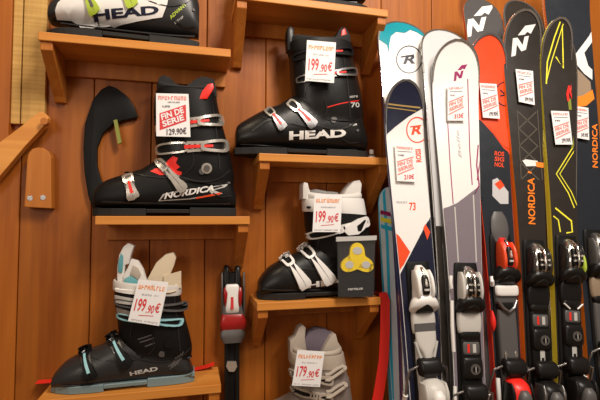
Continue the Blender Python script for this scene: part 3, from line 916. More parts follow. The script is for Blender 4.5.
bt.decal('small_lettering', shape_scribble((175, 21.5), (184, 15.5), 2, 6, 2), M['ltgrey'])

# ---- dark boot on the upper centre shelf (only its sole in the frame)
sh = lambda x, y: y - 149.5 + (x - 364) * .062
footH = [(235.5, 131, 147, .024), (238, 127, 147, .032), (248, 121, 148, .042), (262, 113, 149, .049), (277, 106, 149, .050), (292, 97, 149, .048), (310, 92, 150, .046), (330, 92, 151, .044), (348, 99, 152, .041), (358, 112, 152, .036), (364, 132, 152, .026)]
cuffH = [(298, 122, 362, 126, .043), (294, 106, 362, 114, .049), (292, 90, 360, 98, .052), (291, 75, 357, 82, .053), (290, 60, 353, 66, .054), (289, 51, 350, 54, .054)]
bt = make_boot('dark ski boot at the top centre edge, only its sole in the photo', [(x, sh(x, a), sh(x, b), w) for x, a, b, w in footH], [(xl, sh(xl, yl), xr, sh(xr, yr), w) for xl, yl, xr, yr, w in cuffH], zS2, (M['black2'], M['black2']))
bt.liner(.03, .03, .012, M['liner'])
for p0, p1 in (((269, -38), (284, -20)), ((290, -45), (316, -20))): bt.buckle(p0, p1, 11, M['steel'], M['black'])

# ---- beige and grey boot (bottom centre)
footW = [(258.5, 284, 294.5, .024), (260, 280, 294, .034), (268, 270, 295, .043), (280, 262, 295, .05), (296, 253, 295, .05), (310, 245, 294, .048), (328, 238, 294, .046), (345, 240, 294, .044), (360, 250, 294, .04), (368, 263, 293, .036), (372, 280, 293, .026)]
cuff = [(297, 404, 352, 413, .044), (294, 393, 351, 400, .05), (292, 381, 349, 386, .052), (291, 370, 346, 373, .053), (290, 360, 343, 362, .053), (290, 351, 341, 351, .052)]
bt = make_boot('beige and grey ski boot with purple liner at the bottom centre', [(x - 18, a + 148, b + 148, w) for x, a, b, w in footW], cuff, zS7, (M['bgrey'], M['bgrey']))
bt.liner(.012, .014, .008, M['beige'])
bt.tab([(290, 352), (290, 341), (295, 337), (299, 328), (303, 325), (306, 328), (305, 338), (307, 352)], 0, .030, M['beige'], 'tongue', label='beige tongue')
bt.tab([(303, 352), (304, 340), (309, 333), (318, 329), (327, 330), (334, 335), (334, 352)], .008, .035, M['purple'], 'inner_tongue', label='purple grey lining')
bt.tab([(322, 353), (326, 345), (331, 336), (336, 334), (338, 342), (341, 347), (342, 353)], -.004, .045, M['beige'], 'spoiler', label='beige liner back')
bt.strap(350, 350, 13, M['beige'], grow=1.05, label='beige power strap')
bt.strap(372, 372, 9, M['bgrey'], 'upper_band', grow=1.03)
def open_lever(x0, y0):
    bm = bmesh.new()
    for k, (dy, dz) in enumerate(((-.012, 0), (.004, 0))):
        pts = [P(x0 + a, y0 + b, bt.yc - .05 + dy) for a, b in ((0, 5), (4, 5.5), (12, 0), (19, -5), (20.5, -7))]
        tube(bm, pts, .0042, 8)
    pts = [P(x0 + a, y0 + b, bt.yc - .054) for a, b in ((20.5, -7.5), (18, -9), (12, -6), (5, -1), (0, 0))]
    tube(bm, pts, .0045, 8)
    pts = [P(x0 + 20, y0 - 7, bt.yc - .066), P(x0 + 20, y0 - 7, bt.yc - .044)]
    tube(bm, pts, .005, 8)
    link_bm('open_buckle', bm, M['beige'], bt.root, True, 'open beige buckle lever')
open_lever(325, 375); open_lever(326, 392)
bt.buckle((294, 376), (330, 379), 8, M['beige'], M['black'], style='loop')
bt.buckle((296, 393), (330, 396), 8, M['beige'], M['black'], style='loop')
price_tag('paper tag reading 179.90 on the beige and grey boot', (297.5, 350), (324.5, 351.5), (320, 387), (292, 385.5), -.142, 'boot', '179.90€', seed=51)

# ------------------------------------------------------------------ small things around the shelves
# black curved arm behind the toe of the silver-buckled boot
outer = [(94, 212), (88, 196), (84, 172), (83, 148), (85, 122), (93, 99), (101, 89), (109, 85), (117, 88), (127, 96), (134, 106), (138, 117)]
inner = [(131, 119), (124, 120), (113, 124), (103, 133), (97, 148), (97, 166), (101, 180), (108, 190), (110, 212)]
bm = bmesh.new(); prism(bm, pxpoly(outer + inner, -.017), Vector((0, .014, 0)), .003)
o = setp(link_bm('curved_holder', bm, M['black2'], None, True), 'black curved hook-shaped piece rising behind the toe of the silver-buckled boot', 'boot holder')
lay('clip', shape_poly([(114, 121), (117.5, 120), (122, 143), (118.5, 144.5)]), plane_surf(-.017), M['lime'], o, thick=.008, step=20, label='olive green clip')
# red ribbons on the shelves
def ribbon(label, pts, w, depth_dir):
    bm = bmesh.new()
    rs = []
    for i, p in enumerate(pts):
        a = Vector(pts[max(i - 1, 0)]); c = Vector(pts[min(i + 1, len(pts) - 1)])
        t = (c - a).normalized(); n = t.cross(Vector(depth_dir)).normalized() * .0008
        dd = Vector(depth_dir) * w / 2; p = Vector(p)
        rs.append([p - dd - n, p + dd - n, p + dd + n, p - dd + n])
    loft(bm, rs); bmesh.ops.recalc_face_normals(bm, faces=bm.faces[:])
    return setp(link_bm('red_strap', bm, M['red'], None, True), label, 'strap', 'red straps')
a = P(36, 388, -.02); b = P(214, 379, -.02)
ribbon('flat red strap lying behind the boot with teal buckles', [(a.x, -.016, zS6 + .0025), (a.x + .05, -.016, zS6 + .002), ((a.x + b.x) / 2, -.014, zS6 + .002), (b.x - .05, -.016, zS6 + .0025), (b.x - .02, -.018, zS6 + .008), (b.x, -.02, zS6 + .014)], .022, (0, 1, 0))
e = P(381, 300, YF).x
c1 = P(388.5, 330, -.10); c2 = P(383, 402, -.10)
pts = []
for (x, yy) in ((381.2, 292), (384.5, 292.5), (387.0, 300), (387.0, 330), (385.5, 360), (382, 385), (378.5, 405), (377, 440)):
    pts.append(P(x - 2.0, yy, -.115))
bm = bmesh.new(); rs = []
hw = [3.2, 4.6, 4.8, 4.9, 5.0, 5.3, 5.5, 5.5]
for p, w_ in zip(pts, hw):
    w2 = w_ * .0024
    dv = Vector((.94, -.34, 0)) * w2; n = Vector((.34, .94, 0)) * .003
    rs.append([p - dv - n, p + dv - n, p + dv + n, p - dv + n])
# hooked end resting on the shelf top
q = Vector((e - .028, -.115, zS5 + .004))
rs.insert(0, [q + Vector((0, -.010, -.0028)), q + Vector((0, .010, -.0028)), q + Vector((0, .010, .0028)), q + Vector((0, -.010, .0028))])
loft(bm, rs); bmesh.ops.recalc_face_normals(bm, faces=bm.faces[:])
setp(link_bm('red_strap', bm, M['red'], None, True), 'wide red strap hanging down the right end of the third centre shelf', 'strap', 'red straps')

# little bottle on the centre shelf
c = P(371.5, 153, -.075)
def lathe(bm, cx, cy, prof, n=20):
    loft(bm, [[Vector((cx + r * math.cos(2 * PI * k / n), cy + r * math.sin(2 * PI * k / n), z)) for k in range(n)] for r, z in prof])
root = empty('small_bottle', (c.x, -.075, zS3), 'tiny clear bottle with a white cap at the right end of the centre shelf', 'bottle')
bm = bmesh.new(); lathe(bm, c.x, -.075, [(.009, zS3 + .0003), (.0105, zS3 + .002), (.0105, zS3 + .012), (.0055, zS3 + .016)]); link_bm('bottle_body', bm, M['clear'], root, True)
bm = bmesh.new(); lathe(bm, c.x, -.075, [(.006, zS3 + .016), (.0062, zS3 + .017), (.0062, zS3 + .026), (.005, zS3 + .0275)]); link_bm('cap', bm, M['white'], root, True)
bm = bmesh.new(); lathe(bm, c.x, -.075, [(.0108, zS3 + .004), (.0108, zS3 + .010)]); link_bm('bottle_label', bm, M['whitem'], root, True)

# hanging binding on the wall between the shelves
yb = -.03
root = empty('hanging_binding', P(232, 400, -.001), 'red, white and black ski binding on a black track mounted on the bare wall', 'ski binding')
ps = plane_surf(yb)
lay('track', shape_poly([(224.5, 335), (238.5, 335), (238.5, 470), (224.5, 470)]), plane_surf(-.0015), M['black2'], root, thick=.022, step=100, smooth=False)
for x in (226.2, 237):
    lay('rail', shape_poly([(x - 1.8, 340), (x + 1.8, 340), (x + 1.8, 469), (x - 1.8, 469)]), plane_surf(-.023), M['black'], root, thick=.006, step=100, smooth=False)
lay('latch', shape_poly([(227, 361), (236, 361), (237, 366), (234, 371), (229, 371), (226, 366)]), plane_surf(-.028), M['silver'], root, thick=.005, step=100, smooth=False, label='silver latch')
def blobz(name, rows, y0, mat, label=None, n=4.0):
    """rows: (px x centre, row, half width px, depth m)"""
    bm = bmesh.new(); rs = []
    for cx, yy, hw_, dp in catmull(rows, 14):
        c = P(cx, yy, y0); hw2 = hw_ * .0026
        r = []
        for k in range(20):
            co, si = sup(2 * PI * k / 20, n)
            r.append(Vector((c.x + hw2 * co, y0 - dp / 2 + dp / 2 * si, c.z)))
        rs.append(r)
    loft(bm, rs); bmesh.ops.recalc_face_normals(bm, faces=bm.faces[:])
    return link_bm(name, bm, mat, root, True, label)
blobz('base_block', [(231.5, 272, 7.5, .02), (231.5, 290, 8.5, .025), (231.5, 310, 10, .030), (232, 326, 11.5, .030), (232, 336, 10, .026), (232, 344, 6, .02)], -.002, M['black2'])
for x in (226, 237): blobz('horn', [(x, 265, 1.5, .010), (x, 269, 2.6, .016), (x, 280, 3.0, .022), (x + (1 if x < 230 else -1), 287, 3.4, .024)], -.008, M['black'])
blobz('grey_housing', [(232, 286, 7, .008), (232, 298, 8.5, .014), (232, 308, 9.5, .016), (233, 316, 10.5, .016)], -.027, M['dgrey'])
blobz('red_housing', [(232, 311, 9, .012), (232.5, 316, 11, .018), (233, 323, 12.5, .020), (232.5, 329, 11, .015)], -.028, M['dred'], 'red heel housing')
for x in (225.5, 239.5): blobz('red_cheek', [(x, 287, 1.5, .010), (x, 292, 2.2, .015), (x, 300, 1.8, .014), (x, 306, 1.0, .008)], -.034, M['dred'], 'red cheek')
for x in (222, 243.5): blobz('side_rail', [(x, 272, 1.0, .012), (x, 290, 1.3, .016), (x, 312, 1.5, .016), (x, 336, 1.2, .012)], -.010, M['steel'], 'steel side rail')
blobz('white_lever', [(232, 284, 5, .008), (232, 287, 6.5, .012), (232, 300, 5.6, .014), (232, 308, 6.5, .012), (232, 313, 6.0, .006)], -.036, M['white'], 'white release lever')
lay('lever_slot', shape_poly([(230.8, 297), (233.4, 297), (233.6, 309), (230.6, 309)]), plane_surf(-.0492), M['inkred'], root, thick=.0015, step=100, smooth=False)
blobz('smoked_cover', [(232, 328, 10, .018), (232, 334, 11.5, .022), (232, 341, 9, .020)], -.026, M['dgrey'])

# ------------------------------------------------------------------ skis
class Ski:
    """front ski shows its topsheet; flip=True is the mate behind it, base towards the viewer"""
    def __init__(s, label, tip, bot, ytip, ybot, wtip, wwaist, wtail, top, side, rot=0.0, flip=False, length=1.66, group='skis leaning in the rack', rock=.035, edge=None, tipl=.085, off=0.0):
        n = Vector((-math.sin(rot), -math.cos(rot), 0))
        ytip = ytip + (ybot - ytip) * (tip[1] - 20) / 380.0      # the pair shares one leaning plane
        lift = n * (-rock if flip else rock)
        s.T = P(tip[0], tip[1], ytip + lift.y) - lift; B = P(bot[0], bot[1], ybot)
        s.ax = (B - s.T).normalized()
        s.n = (n - s.ax * n.dot(s.ax)).normalized()
        s.w = s.n.cross(s.ax).normalized()
        if s.w.x < 0: s.w = -s.w
        s.flip = flip; s.rock = rock;  s.length = min(length, (s.T.z - .045) / -s.ax.z)
        s.wt, s.ww, s.wl, s.tipl = wtip, wwaist, wtail, tipl
        s.off = off
        foot = s.T + s.ax * s.length
        s.root = empty('ski', (foot.x, foot.y, foot.z), label, 'ski', group)
        N = 60
        rs = []
        for i in range(N + 1):
            f = i / N
            ss = .0015 + (s.length - .0015) * (f ** 1.6)
            hw = s.hw(ss); th = s.th(ss)
            rs.append([s.pt(ss, -hw, 0), s.pt(ss, hw, 0), s.pt(ss, hw, th), s.pt(ss, hw * .6, th + .0006), s.pt(ss, 0, th + .0008), s.pt(ss, -hw * .6, th + .0006), s.pt(ss, -hw, th)])
        bm = bmesh.new(); vr = [[bm.verts.new(p) for p in r] for r in rs]
        for a, b in zip(vr[:-1], vr[1:]):
            for k in range(7):
                j = (k + 1) % 7
                f = bm.faces.new((a[k], a[j], b[j], b[k])); f.material_index = {0: 2, 1: 1, 6: 1}.get(k, 0)
        bm.faces.new(vr[0]); bm.faces.new(list(reversed(vr[-1])))
        bmesh.ops.recalc_face_normals(bm, faces=bm.faces[:])
        link_bm('body', bm, [top, side, top if flip else M['skiblack']], s.root, True, angle=30)
        # steel edge following the outline
        for sg in (-1, 1):
            bm = bmesh.new(); r2 = []
            for i in range(N + 1):
                f = i / N; ss = .0015 + (s.length - .0015) * (f ** 1.6); hw = s.hw(ss)
                r2.append([s.pt(ss, sg * (hw - .0015), -.0008), s.pt(ss, sg * (hw + .0007), -.0008), s.pt(ss, sg * (hw + .0007), .0018), s.pt(ss, sg * (hw - .0015), .0018)])
            loft(bm, r2); bmesh.ops.recalc_face_normals(bm, faces=bm.faces[:])
            link_bm('steel_edge', bm, M['chrome'], s.root)
        if edge:
            pts = []
            b = bmesh.new()
            prev = None
            for i in range(-16, 17):
                a = i / 16; 
                # rim of the tip, from one shoulder over the end to the other
                ss = abs(a) ** 2.2 * (tipl + .02)
                u = math.copysign(s.hw(max(ss, .0015)), a)
                hh = -.0012 if flip else s.th(ss) + .0012
                wv = .0015 + .0035 * (1 - abs(a) ** 3)
                ui = u * (1 - wv / max(abs(u), .012)) if abs(u) > .012 else u * .4
                cur = (b.verts.new(s.pt(ss, u * 1.004, hh)), b.verts.new(s.pt(ss + wv * (1 - abs(a)) , ui, hh)))
                if prev: b.faces.new((prev[0], cur[0], cur[1], prev[1]))
                prev = cur
            bmesh.ops.recalc_face_normals(b, faces=b.faces[:])
            r = bmesh.ops.solidify(b, geom=b.faces[:], thickness=.0012)
            link_bm('tip_rim', b, edge, s.root, True)
    def hw(s, ss):
        base = s.wt + (s.ww - s.wt) * (math.sin(min(1, max(0, (ss - .10) / (s.length * .5 - .10))) * PI / 2) ** 1.3) if ss < s.length * .52 else s.ww + (s.wl - s.ww) * ((ss - s.length * .52) / (s.length * .48)) ** 1.5
        if ss < s.tipl:
            q = 1 - ss / s.tipl
            base *= math.sqrt(max(0.0001, 1 - q ** 2.4)) ** .95
        e = s.length - ss
        if e < .03: base *= .55 + .45 * math.sqrt(max(0, 1 - (1 - e / .03) ** 2))
        return base / 2
    def th(s, ss):
        return .006 + .013 * min(1, max(0, (ss - .02) / .5)) if ss < s.length * .55 else .019 - .009 * (ss / s.length - .55) / .45
    def pt(s, ss, u, h):
        sg = -1 if s.flip else 1
        r = s.rock * max(0, 1 - ss / .17) ** 2
        # base stays on the contact plane between the pair
        return s.T + s.ax * ss + s.w * u + s.n * (sg * (h + .0015 + r) + s.off)
    def px(s, x, y, h=.012):
        """(s, u) on the topsheet plane under a photo pixel"""
        o = CAMPOS; d = ray(x, y)
        base = s.T + s.n * ((h + .0015) * (-1 if s.flip else 1) + s.off)
        t = (base - o).dot(s.n) / d.dot(s.n)
        q = o + d * t - base
        return q.dot(s.ax), q.dot(s.w)
    def surf(s, x, y, h):
        ss, u = s.px(x, y, 0 if s.flip else .012)
        ss = max(.004, ss)
        # follow the upturned tip: look the row up along the curved sheet
        if not s.flip:
            for _ in range(3):
                r = s.rock * max(0, 1 - ss / .17) ** 2 + s.th(ss) - .012
                s2, u2 = s.px(x, y, .012 + r); ss = max(.004, s2); u = u2
        else:
            for _ in range(3):
                r = s.rock * max(0, 1 - ss / .17) ** 2
                s2, u2 = s.px(x, y, r); ss = max(.004, s2); u = u2
        hw = s.hw(ss) - .0012
        u = max(-hw, min(hw, u))
        if s.flip: return s.pt(ss, u, -.0004 - h)
        return s.pt(ss, u, s.th(ss) + .0009 + h)
    def decal(s, name, b, mat, h=.0004, step=4.0, thick=0, label=None):
        return lay(name, b, s.surf, mat, s.root, h, thick, step, label)
    def row(s, py):
        """distance from the tip of photo row py on the centre line"""
        lo, hi = 0, s.length
        for _ in range(30):
            m = (lo + hi) / 2
            q = s.pt(m, 0, .014) - CAMPOS
            yy = 200 - FPX * q.dot(UPV) / q.dot(FWD)
            if yy < py: lo = m
            else: hi = m
        return lo
    def piece(s, name, rows, mat, parent=None, n=3.2, u0=0.0, label=None, res=16, cat=True):
        """lofted binding piece; rows = (photo row, half width m, bottom h, top h)"""
        rr = catmull([tuple(r) for r in rows], res) if cat else rows
        rs = []
        for (py, w, h0, h1) in rr:
            ss = s.row(py); th = s.th(ss)
            ring = []
            for k in range(20):
                c, si = sup(2 * PI * k / 20, n)
                fr = (si + 1) / 2
                ring.append(s.pt(ss, u0 + w * c * (1 - .18 * fr * fr), th + .85 * (h0 + (h1 - h0) * fr)))
            rs.append(ring)
        bm = bmesh.new(); loft(bm, rs); bmesh.ops.recalc_face_normals(bm, faces=bm.faces[:])
        return link_bm(name, bm, mat, parent or s.root, True, label, angle=50)
    def bar(s, name, pts, r, mat, parent=None, label=None):
        """rod; pts = (photo row, u, h)"""
        bm = bmesh.new()
        tube(bm, [s.pt(s.row(a), u, s.th(s.row(a)) + .85 * h) for a, u, h in pts], r, 10)
        return link_bm(name, bm, mat, parent or s.root, True, label)

def binding(k, y0, toe, toe2, jaw, pad, track, heel, heel2, style, S=1.0, brake=None):
    """ski binding on ski k. y0 = photo row of the upper end of the toe piece."""
    f = lambda d: y0 + d * S
    # base plate under everything
    k.piece('base_plate', [(f(-6), .022, 0, .004), (f(0), .030, 0, .008), (f(60), .030, 0, .008), (f(120), .030, 0, .008), (f(230), .028, 0, .008)], M['black2'], n=5)
    sc = {'bar': .82}.get(style, 1.0)
    t = k.piece('toe_piece', [(f(-3), .007, .004, .016), (f(2), .014 * sc, .004, .030), (f(10), .019 * sc, .004, .040), (f(20), .023 * sc, .004, .045), (f(30), .025 * sc, .004, .040), (f(33), .022, .004, .030)], toe, n=3.4)
    if style in ('c', 'e', 'f', 'g'):     # open housing: spine, springs and clear cheeks
        k.piece('toe_spine', [(f(2), .003, .03, .040), (f(8), .0045, .03, .052), (f(24), .004, .03, .055), (f(30), .002, .03, .046)], M['chrome'], t, n=2.4, res=8)
        for sg in (-1, 1):
            k.piece('spring_slot', [(f(8), .002, .036, .0445), (f(12), .004, .036, .0485), (f(24), .0045, .036, .0515), (f(28), .003, .036, .046)], M['black'], t, u0=sg * .0095, n=2.6, res=8)
            k.piece('spring_rib', [(f(15), .0038, .04, .0535), (f(17), .0038, .04, .0535)], M['silver'], t, u0=sg * .0095, n=3, cat=False)
            k.piece('spring_rib', [(f(20.5), .0038, .04, .0540), (f(22.5), .0038, .04, .0540)], M['silver'], t, u0=sg * .0095, n=3, cat=False)
            k.piece('toe_cheek', [(f(3), .003, .010, .030), (f(10), .005, .008, .040), (f(24), .006, .006, .044), (f(33), .005, .006, .036)], toe2, t, u0=sg * .021, n=2.6, res=10)
    else:
        for sg in (-1, 1):
            k.piece('toe_cheek', [(f(2), .003, .010, .034), (f(10), .0055, .008, .048), (f(24), .006, .006, .052), (f(32), .005, .006, .040)], toe2, t, u0=sg * .0165 * sc, n=3, res=10)
        k.piece('toe_window', [(f(7), .004, .036, .0445), (f(11), .009 * sc, .036, .0475), (f(22), .0105 * sc, .036, .0500), (f(27), .008 * sc, .036, .047)], M['black'], t, n=3, res=8)
        k.piece('window_pin', [(f(11), .002, .040, .052), (f(17), .004, .040, .054), (f(19), .002, .040, .053)], M['silver'], t, n=2.4, res=6)
        k.piece('window_bar', [(f(21), .007 * sc, .040, .0535), (f(23), .007 * sc, .040, .0535)], M['ltgrey'], t, n=4, cat=False)
    k.piece('toe_screw', [(f(-1), .003, .020, .030), (f(2), .0045, .020, .036), (f(5), .003, .028, .040)], M['chrome'], t, n=2, res=6)
    # jaw wings that hold the boot toe
    j = k.piece('jaw', [(f(27), .020, .010, .040), (f(33), .031, .010, .046), (f(39), .036, .012, .040), (f(43), .036, .012, .028), (f(46), .030, .012, .018)], jaw, n=3.0)
    k.piece('jaw_hollow', [(f(36), .006, .020, .043), (f(40), .016, .020, .0425), (f(45), .022, .018, .031), (f(47), .02, .012, .019)], M['black'], j, n=2.4, res=8)
    # anti-friction pad
    p = k.piece('toe_pad', [(f(44), .024, .006, .016), (f(47), .029, .006, .020), (f(56), .030, .006, .020), (f(66), .028, .006, .018), (f(69), .022, .006, .014)], pad, n=5)
    k.piece('pad_end', [(f(66), .024, .005, .019), (f(70), .026, .005, .021), (f(74), .022, .005, .018), (f(77), .016, .005, .012)], M['black'], p, n=4, res=8)
    if style == 'bar':
        k.piece('cross_bar', [(f(48), .027, .016, .025), (f(50), .030, .016, .027), (f(57), .030, .016, .027), (f(59), .027, .016, .025)], M['white'], p, n=6, res=8, label='white cross bar')
    # heel track
    tr = k.piece('heel_track', [(f(72), .020, .004, .014), (f(76), .024, .004, .017), (f(100), .025, .004, .018), (f(128), .024, .004, .018), (f(190), .023, .004, .016)], track, n=5)
    return tr

def track_marks(k, y0, S, tr):
    f = lambda d: y0 + d * S
    k.piece('label_plate', [(f(77), .018, .015, .0185), (f(79), .020, .015, .0195), (f(88), .020, .015, .0195), (f(90), .018, .015, .0185)], M['dgrey'], tr, n=7, res=6)
    k.piece('red_mark', [(f(79), .003, .017, .0205), (f(88), .003, .017, .0205)], M['red'], tr, u0=-.008, n=6, cat=False)
    k.piece('white_mark', [(f(79), .0045, .017, .0205), (f(88), .0045, .017, .0205)], M['ltgrey'], tr, u0=.006, n=6, cat=False)
    b = k.piece('adjuster', [(f(93), .020, .012, .021), (f(96), .024, .012, .025), (f(106), .025, .012, .027), (f(114), .024, .012, .025), (f(117), .018, .012, .02)], M['black'], tr, n=4, res=10)
    c = k.row(f(105)); bm = bmesh.new()
    for (r0, h0, mt, nm) in ((.0115, .026, M['steel'], 'dial'), (.0065, .028, M['black'], 'dial_centre')):
        bm = bmesh.new(); th = k.th(c)
        loft(bm, [[k.pt(c + r0 * math.sin(2 * PI * q / 18), r0 * math.cos(2 * PI * q / 18) + .003, th + .85 * hh) for q in range(18)] for hh in (h0 - .006, h0 + .0012)])
        bmesh.ops.recalc_face_normals(bm, faces=bm.faces[:])
        link_bm(nm, bm, mt, tr, True)
    k.piece('dial_tick', [(f(102), .0012, .024, .0295), (f(108), .0012, .024, .0295)], M['ltgrey'], tr, u0=.003, n=6, cat=False)

def heel(k, y0, S, m1, m2, m3, d0=128, lev=None):
    f = lambda d: y0 + d * S
    h = k.piece('heel_piece', [(f(d0), .014, .012, .034), (f(d0 + 5), .024, .010, .056), (f(d0 + 14), .029, .008, .066), (f(d0 + 28), .030, .006, .060), (f(d0 + 42), .026, .006, .040), (f(d0 + 50), .018, .006, .022)], m1, n=2.8)
    k.piece('heel_lever', [(f(d0 + 10), .008, .055, .070), (f(d0 + 16), .015, .050, .080), (f(d0 + 28), .017, .045, .078), (f(d0 + 40), .012, .035, .060), (f(d0 + 46), .006, .03, .045)], m2, h, n=2.4)
    for sg in (-1, 1):
        k.piece('heel_cheek', [(f(d0 + 4), .004, .02, .056), (f(d0 + 14), .007, .015, .066), (f(d0 + 28), .007, .012, .058), (f(d0 + 38), .004, .01, .04)], m3, h, u0=sg * .023, n=2.4, res=8)
    # brake pedal and arms
    b = k.piece('brake_pedal', [(f(d0 - 20), .022, .016, .030), (f(d0 - 17), .028, .014, .040), (f(d0 - 8), .028, .014, .046), (f(d0 - 2), .024, .014, .040)], M['black'], n=5)
    for sg in (-1, 1):
        k.bar('brake_arm', [(f(d0 - 12), sg * .026, .024), (f(d0 - 8), sg * .044, .018), (f(d0 + 4), sg * .048, .006), (f(d0 + 22), sg * .048, -.012)], .0028, M['steel'], b)
        k.bar('brake_tip', [(f(d0 + 20), sg * .048, -.010), (f(d0 + 26), sg * .048, -.020), (f(d0 + 34), sg * .048, -.028)], .0058, lev or M['black'], b)
    return h

G1 = 'skis leaning in the rack'
# A: narrow teal-striped pair at the left end of the rack
A2 = Ski('short pale blue ski with a cyan stripe, leftmost in the rack', (389, 187), (400, 400), -.072, -.095, .064, .062, .07, M['pale'], M['cyan'], length=1.25, rock=.01, tipl=.05)
A1 = Ski('pale grey ski with a cyan side at the left end of the rack', (407, 124), (405.5, 400), -.055, -.085, .070, .066, .075, M['skiwhite'], M['cyan'], length=1.45, rock=.02)
A2.decal('cyan_stripe', shape_strip([(383, 185), (387, 240), (392.5, 400)], 2.8), M['cyan'])
A1.decal('cyan_edge_stripe', shape_strip([(393, 140), (393.5, 400)], 2.0), M['cyan'])
for nm_, mm_, yy in (('magenta_band', M['magenta'], 212), ('yellow_band', M['yellow'], 219), ('cyan_band', M['cyan'], 226)):
    A2.decal(nm_, shape_strip([(380, yy), (392, yy + 3)], 4), mm_, h=.0009)

def LOGO(ox, oy, kx, ky):
    m_ = lambda L_: [(ox + (a - 511) * kx, oy + (b - 24.3) * ky) for a, b in L_]
    return shape_join(shape_poly(m_([(511, 57), (512.6, 38.6), (517.2, 37.8), (515.4, 55.6)])),
                      shape_poly(m_([(512.6, 38.6), (517.2, 37.8), (525.6, 50), (521, 51.6)])),
                      shape_poly(m_([(521, 51.6), (525.6, 50), (528.6, 36.0), (524.2, 37.0)])),
                      shape_poly(m_([(517.5, 35.6), (525, 26), (535.5, 24.3), (530.5, 34.0), (527, 32.0), (524.5, 34.8)])))
# B: white pair
B2 = Ski('white ski with a teal tip and black round logo behind the orange-logo ski', (400, 20), (421, 400), -0.125, -0.225, 0.145, 0.085, .12, M['skiwhite'], M['navyb'], rot=0.07, flip=True, edge=M['steel'])
B1 = Ski('white ski with navy tip, orange round logo and white binding', (405, 82), (424, 400), -0.125, -0.225, 0.1, 0.084, .11, M['skiwhite'], M['navyb'], rot=0.07, edge=M['steel'], length=1.58)
B2.decal('teal_tip', shape_poly([(360, 10), (432, 10), (432, 40), (424, 37), (416, 32), (410, 30), (405, 33), (396, 32), (391, 36), (389.5, 43), (388.5, 53), (387, 45), (385, 39), (378, 39), (360, 42)]), M['tealski'], step=3)
B2.decal('round_logo', shape_join(shape_ring(409, 59.5, 12.5, 13.5, .9), shape_text('R', (403, 64), (415, 63.5), 8.5, .03, .25), shape_strip([(401, 57), (414, 55)], 1.3)), M['navy'])
B1.decal('navy_tip', shape_poly([(378, 70), (440, 70), (440, 96), (423, 108), (408, 117), (395, 127), (387, 134), (380, 138)]), M['navy'])
B1.decal('gold_stripe', shape_join(shape_strip([(386, 104), (402, 106), (420, 108)], 1.6), shape_strip([(386, 107.5), (402, 109.5), (416, 111.5)], 1.0)), M['gold'], h=.0009)
B1.decal('round_logo', shape_join(shape_ring(417, 130, 10.5, 12.5, 1.1), shape_text('R', (411, 135), (421, 134), 8.5, .03, .25), shape_strip([(410, 127), (421, 125.5)], 1.2)), M['redo'])
B1.decal('logo_lettering', shape_text('ROSSI', (421.5, 162), (420.5, 149), 5.5, .03), M['redo'])
B1.decal('model_lettering', shape_join(shape_text('73', (409, 210.5), (415.5, 210.5), 8, .02)), M['redo'])
B1.decal('small_lettering', shape_scribble((396, 203), (407, 203.5), 2, 8, 9), M['inkgr'])
B1.decal('orange_triangle', shape_poly([(392, 230), (399, 236), (410, 252), (404, 264), (398, 272)]), M['redo'])
B1.decal('navy_panel', shape_poly([(440, 208), (427, 222), (400, 274), (399, 300), (404, 420), (450, 420), (450, 210)]), M['navy'])
B1.decal('orange_wedge', shape_poly([(427, 240), (423, 228), (425, 224), (430, 232)]), M['redo'], h=.0009)
# C: white pair with magenta logo
C2 = Ski('grey-white ski with a chrome rim behind the magenta-logo white ski', (442, 28), (459, 400), -0.165, -0.255, 0.14, 0.08, .12, M['skigrey'], M['skiblack'], rot=0.09, flip=True, edge=M['chrome'])
C1 = Ski('white ski with magenta logo and two thin red lines', (458, 42), (466, 400), -0.165, -0.255, 0.122, 0.074, .12, M['skiwhite'], M['skidgrey'], rot=0.12, edge=M['chrome'])
C1.decal('magenta_logo', LOGO(453.5, 64.5, .56, .52), M['magenta'])
C1.decal('red_line', shape_join(shape_strip([(467.5, 79), (469.5, 150), (472, 185)], .9), shape_strip([(447.5, 122), (450, 165), (453, 204)], .9)), M['magenta'])
C1.decal('script_lettering', shape_text('Belle', (461.5, 158), (458.5, 130), 3.0, 0, .3), M['inkgr'])
C1.decal('magenta_flourish', shape_join(shape_strip([(478, 145), (476.5, 165), (479, 185), (474, 195)], 1.2), shape_strip([(480, 160), (477, 180)], .9)), M['magenta'])
C1.decal('plum_panel', shape_poly([(440, 209), (448, 207), (457, 203), (474, 190), (490, 178), (492, 420), (440, 420)]), M['plum'])
C1.decal('grey_line', shape_join(shape_strip([(454.5, 207), (458, 262)], 1.3), shape_strip([(473, 195), (476, 262)], 1.3)), M['ltgrey'], h=.0009)
C2.decal('black_base_panel', shape_poly([(410, 236), (430, 226), (480, 226), (480, 420), (410, 420)]), M['skiblack'])
# D: red-tipped pair
D2 = Ski('slate grey ski with a white letter logo at the top behind the orange-red ski', (478, -3), (501, 400), -0.14, -0.24, 0.112, 0.075, .115, M['skidgrey'], M['red'], rot=0.1, flip=True)
D1 = Ski('orange-red tipped ski with a navy lower half and a red toe piece', (489, 36), (505, 400), -0.14, -0.24, 0.108, 0.07, .11, M['redo'], M['red'], rot=0.1, edge=M['steel'])
D2.decal('white_logo', LOGO(466, 5, 1.15, 1.0), M['skiwhite'])
D1.decal('navy_panel', shape_poly([(470, 115), (481, 121), (493, 134), (503, 148), (515, 158), (530, 420), (470, 420)]), M['skinavy'])
D1.decal('orange_wedge', shape_poly([(488, 126), (497, 128), (512, 130), (515, 152), (503, 146)]), M['redo'], h=.0006)
D1.decal('logo_arc', shape_join(shape_ring(506, 94, 11, 12, 1.0), shape_strip([(500, 96), (512, 94)], 1.4), shape_strip([(500, 90), (512, 101)], 1.2)), M['navy'])
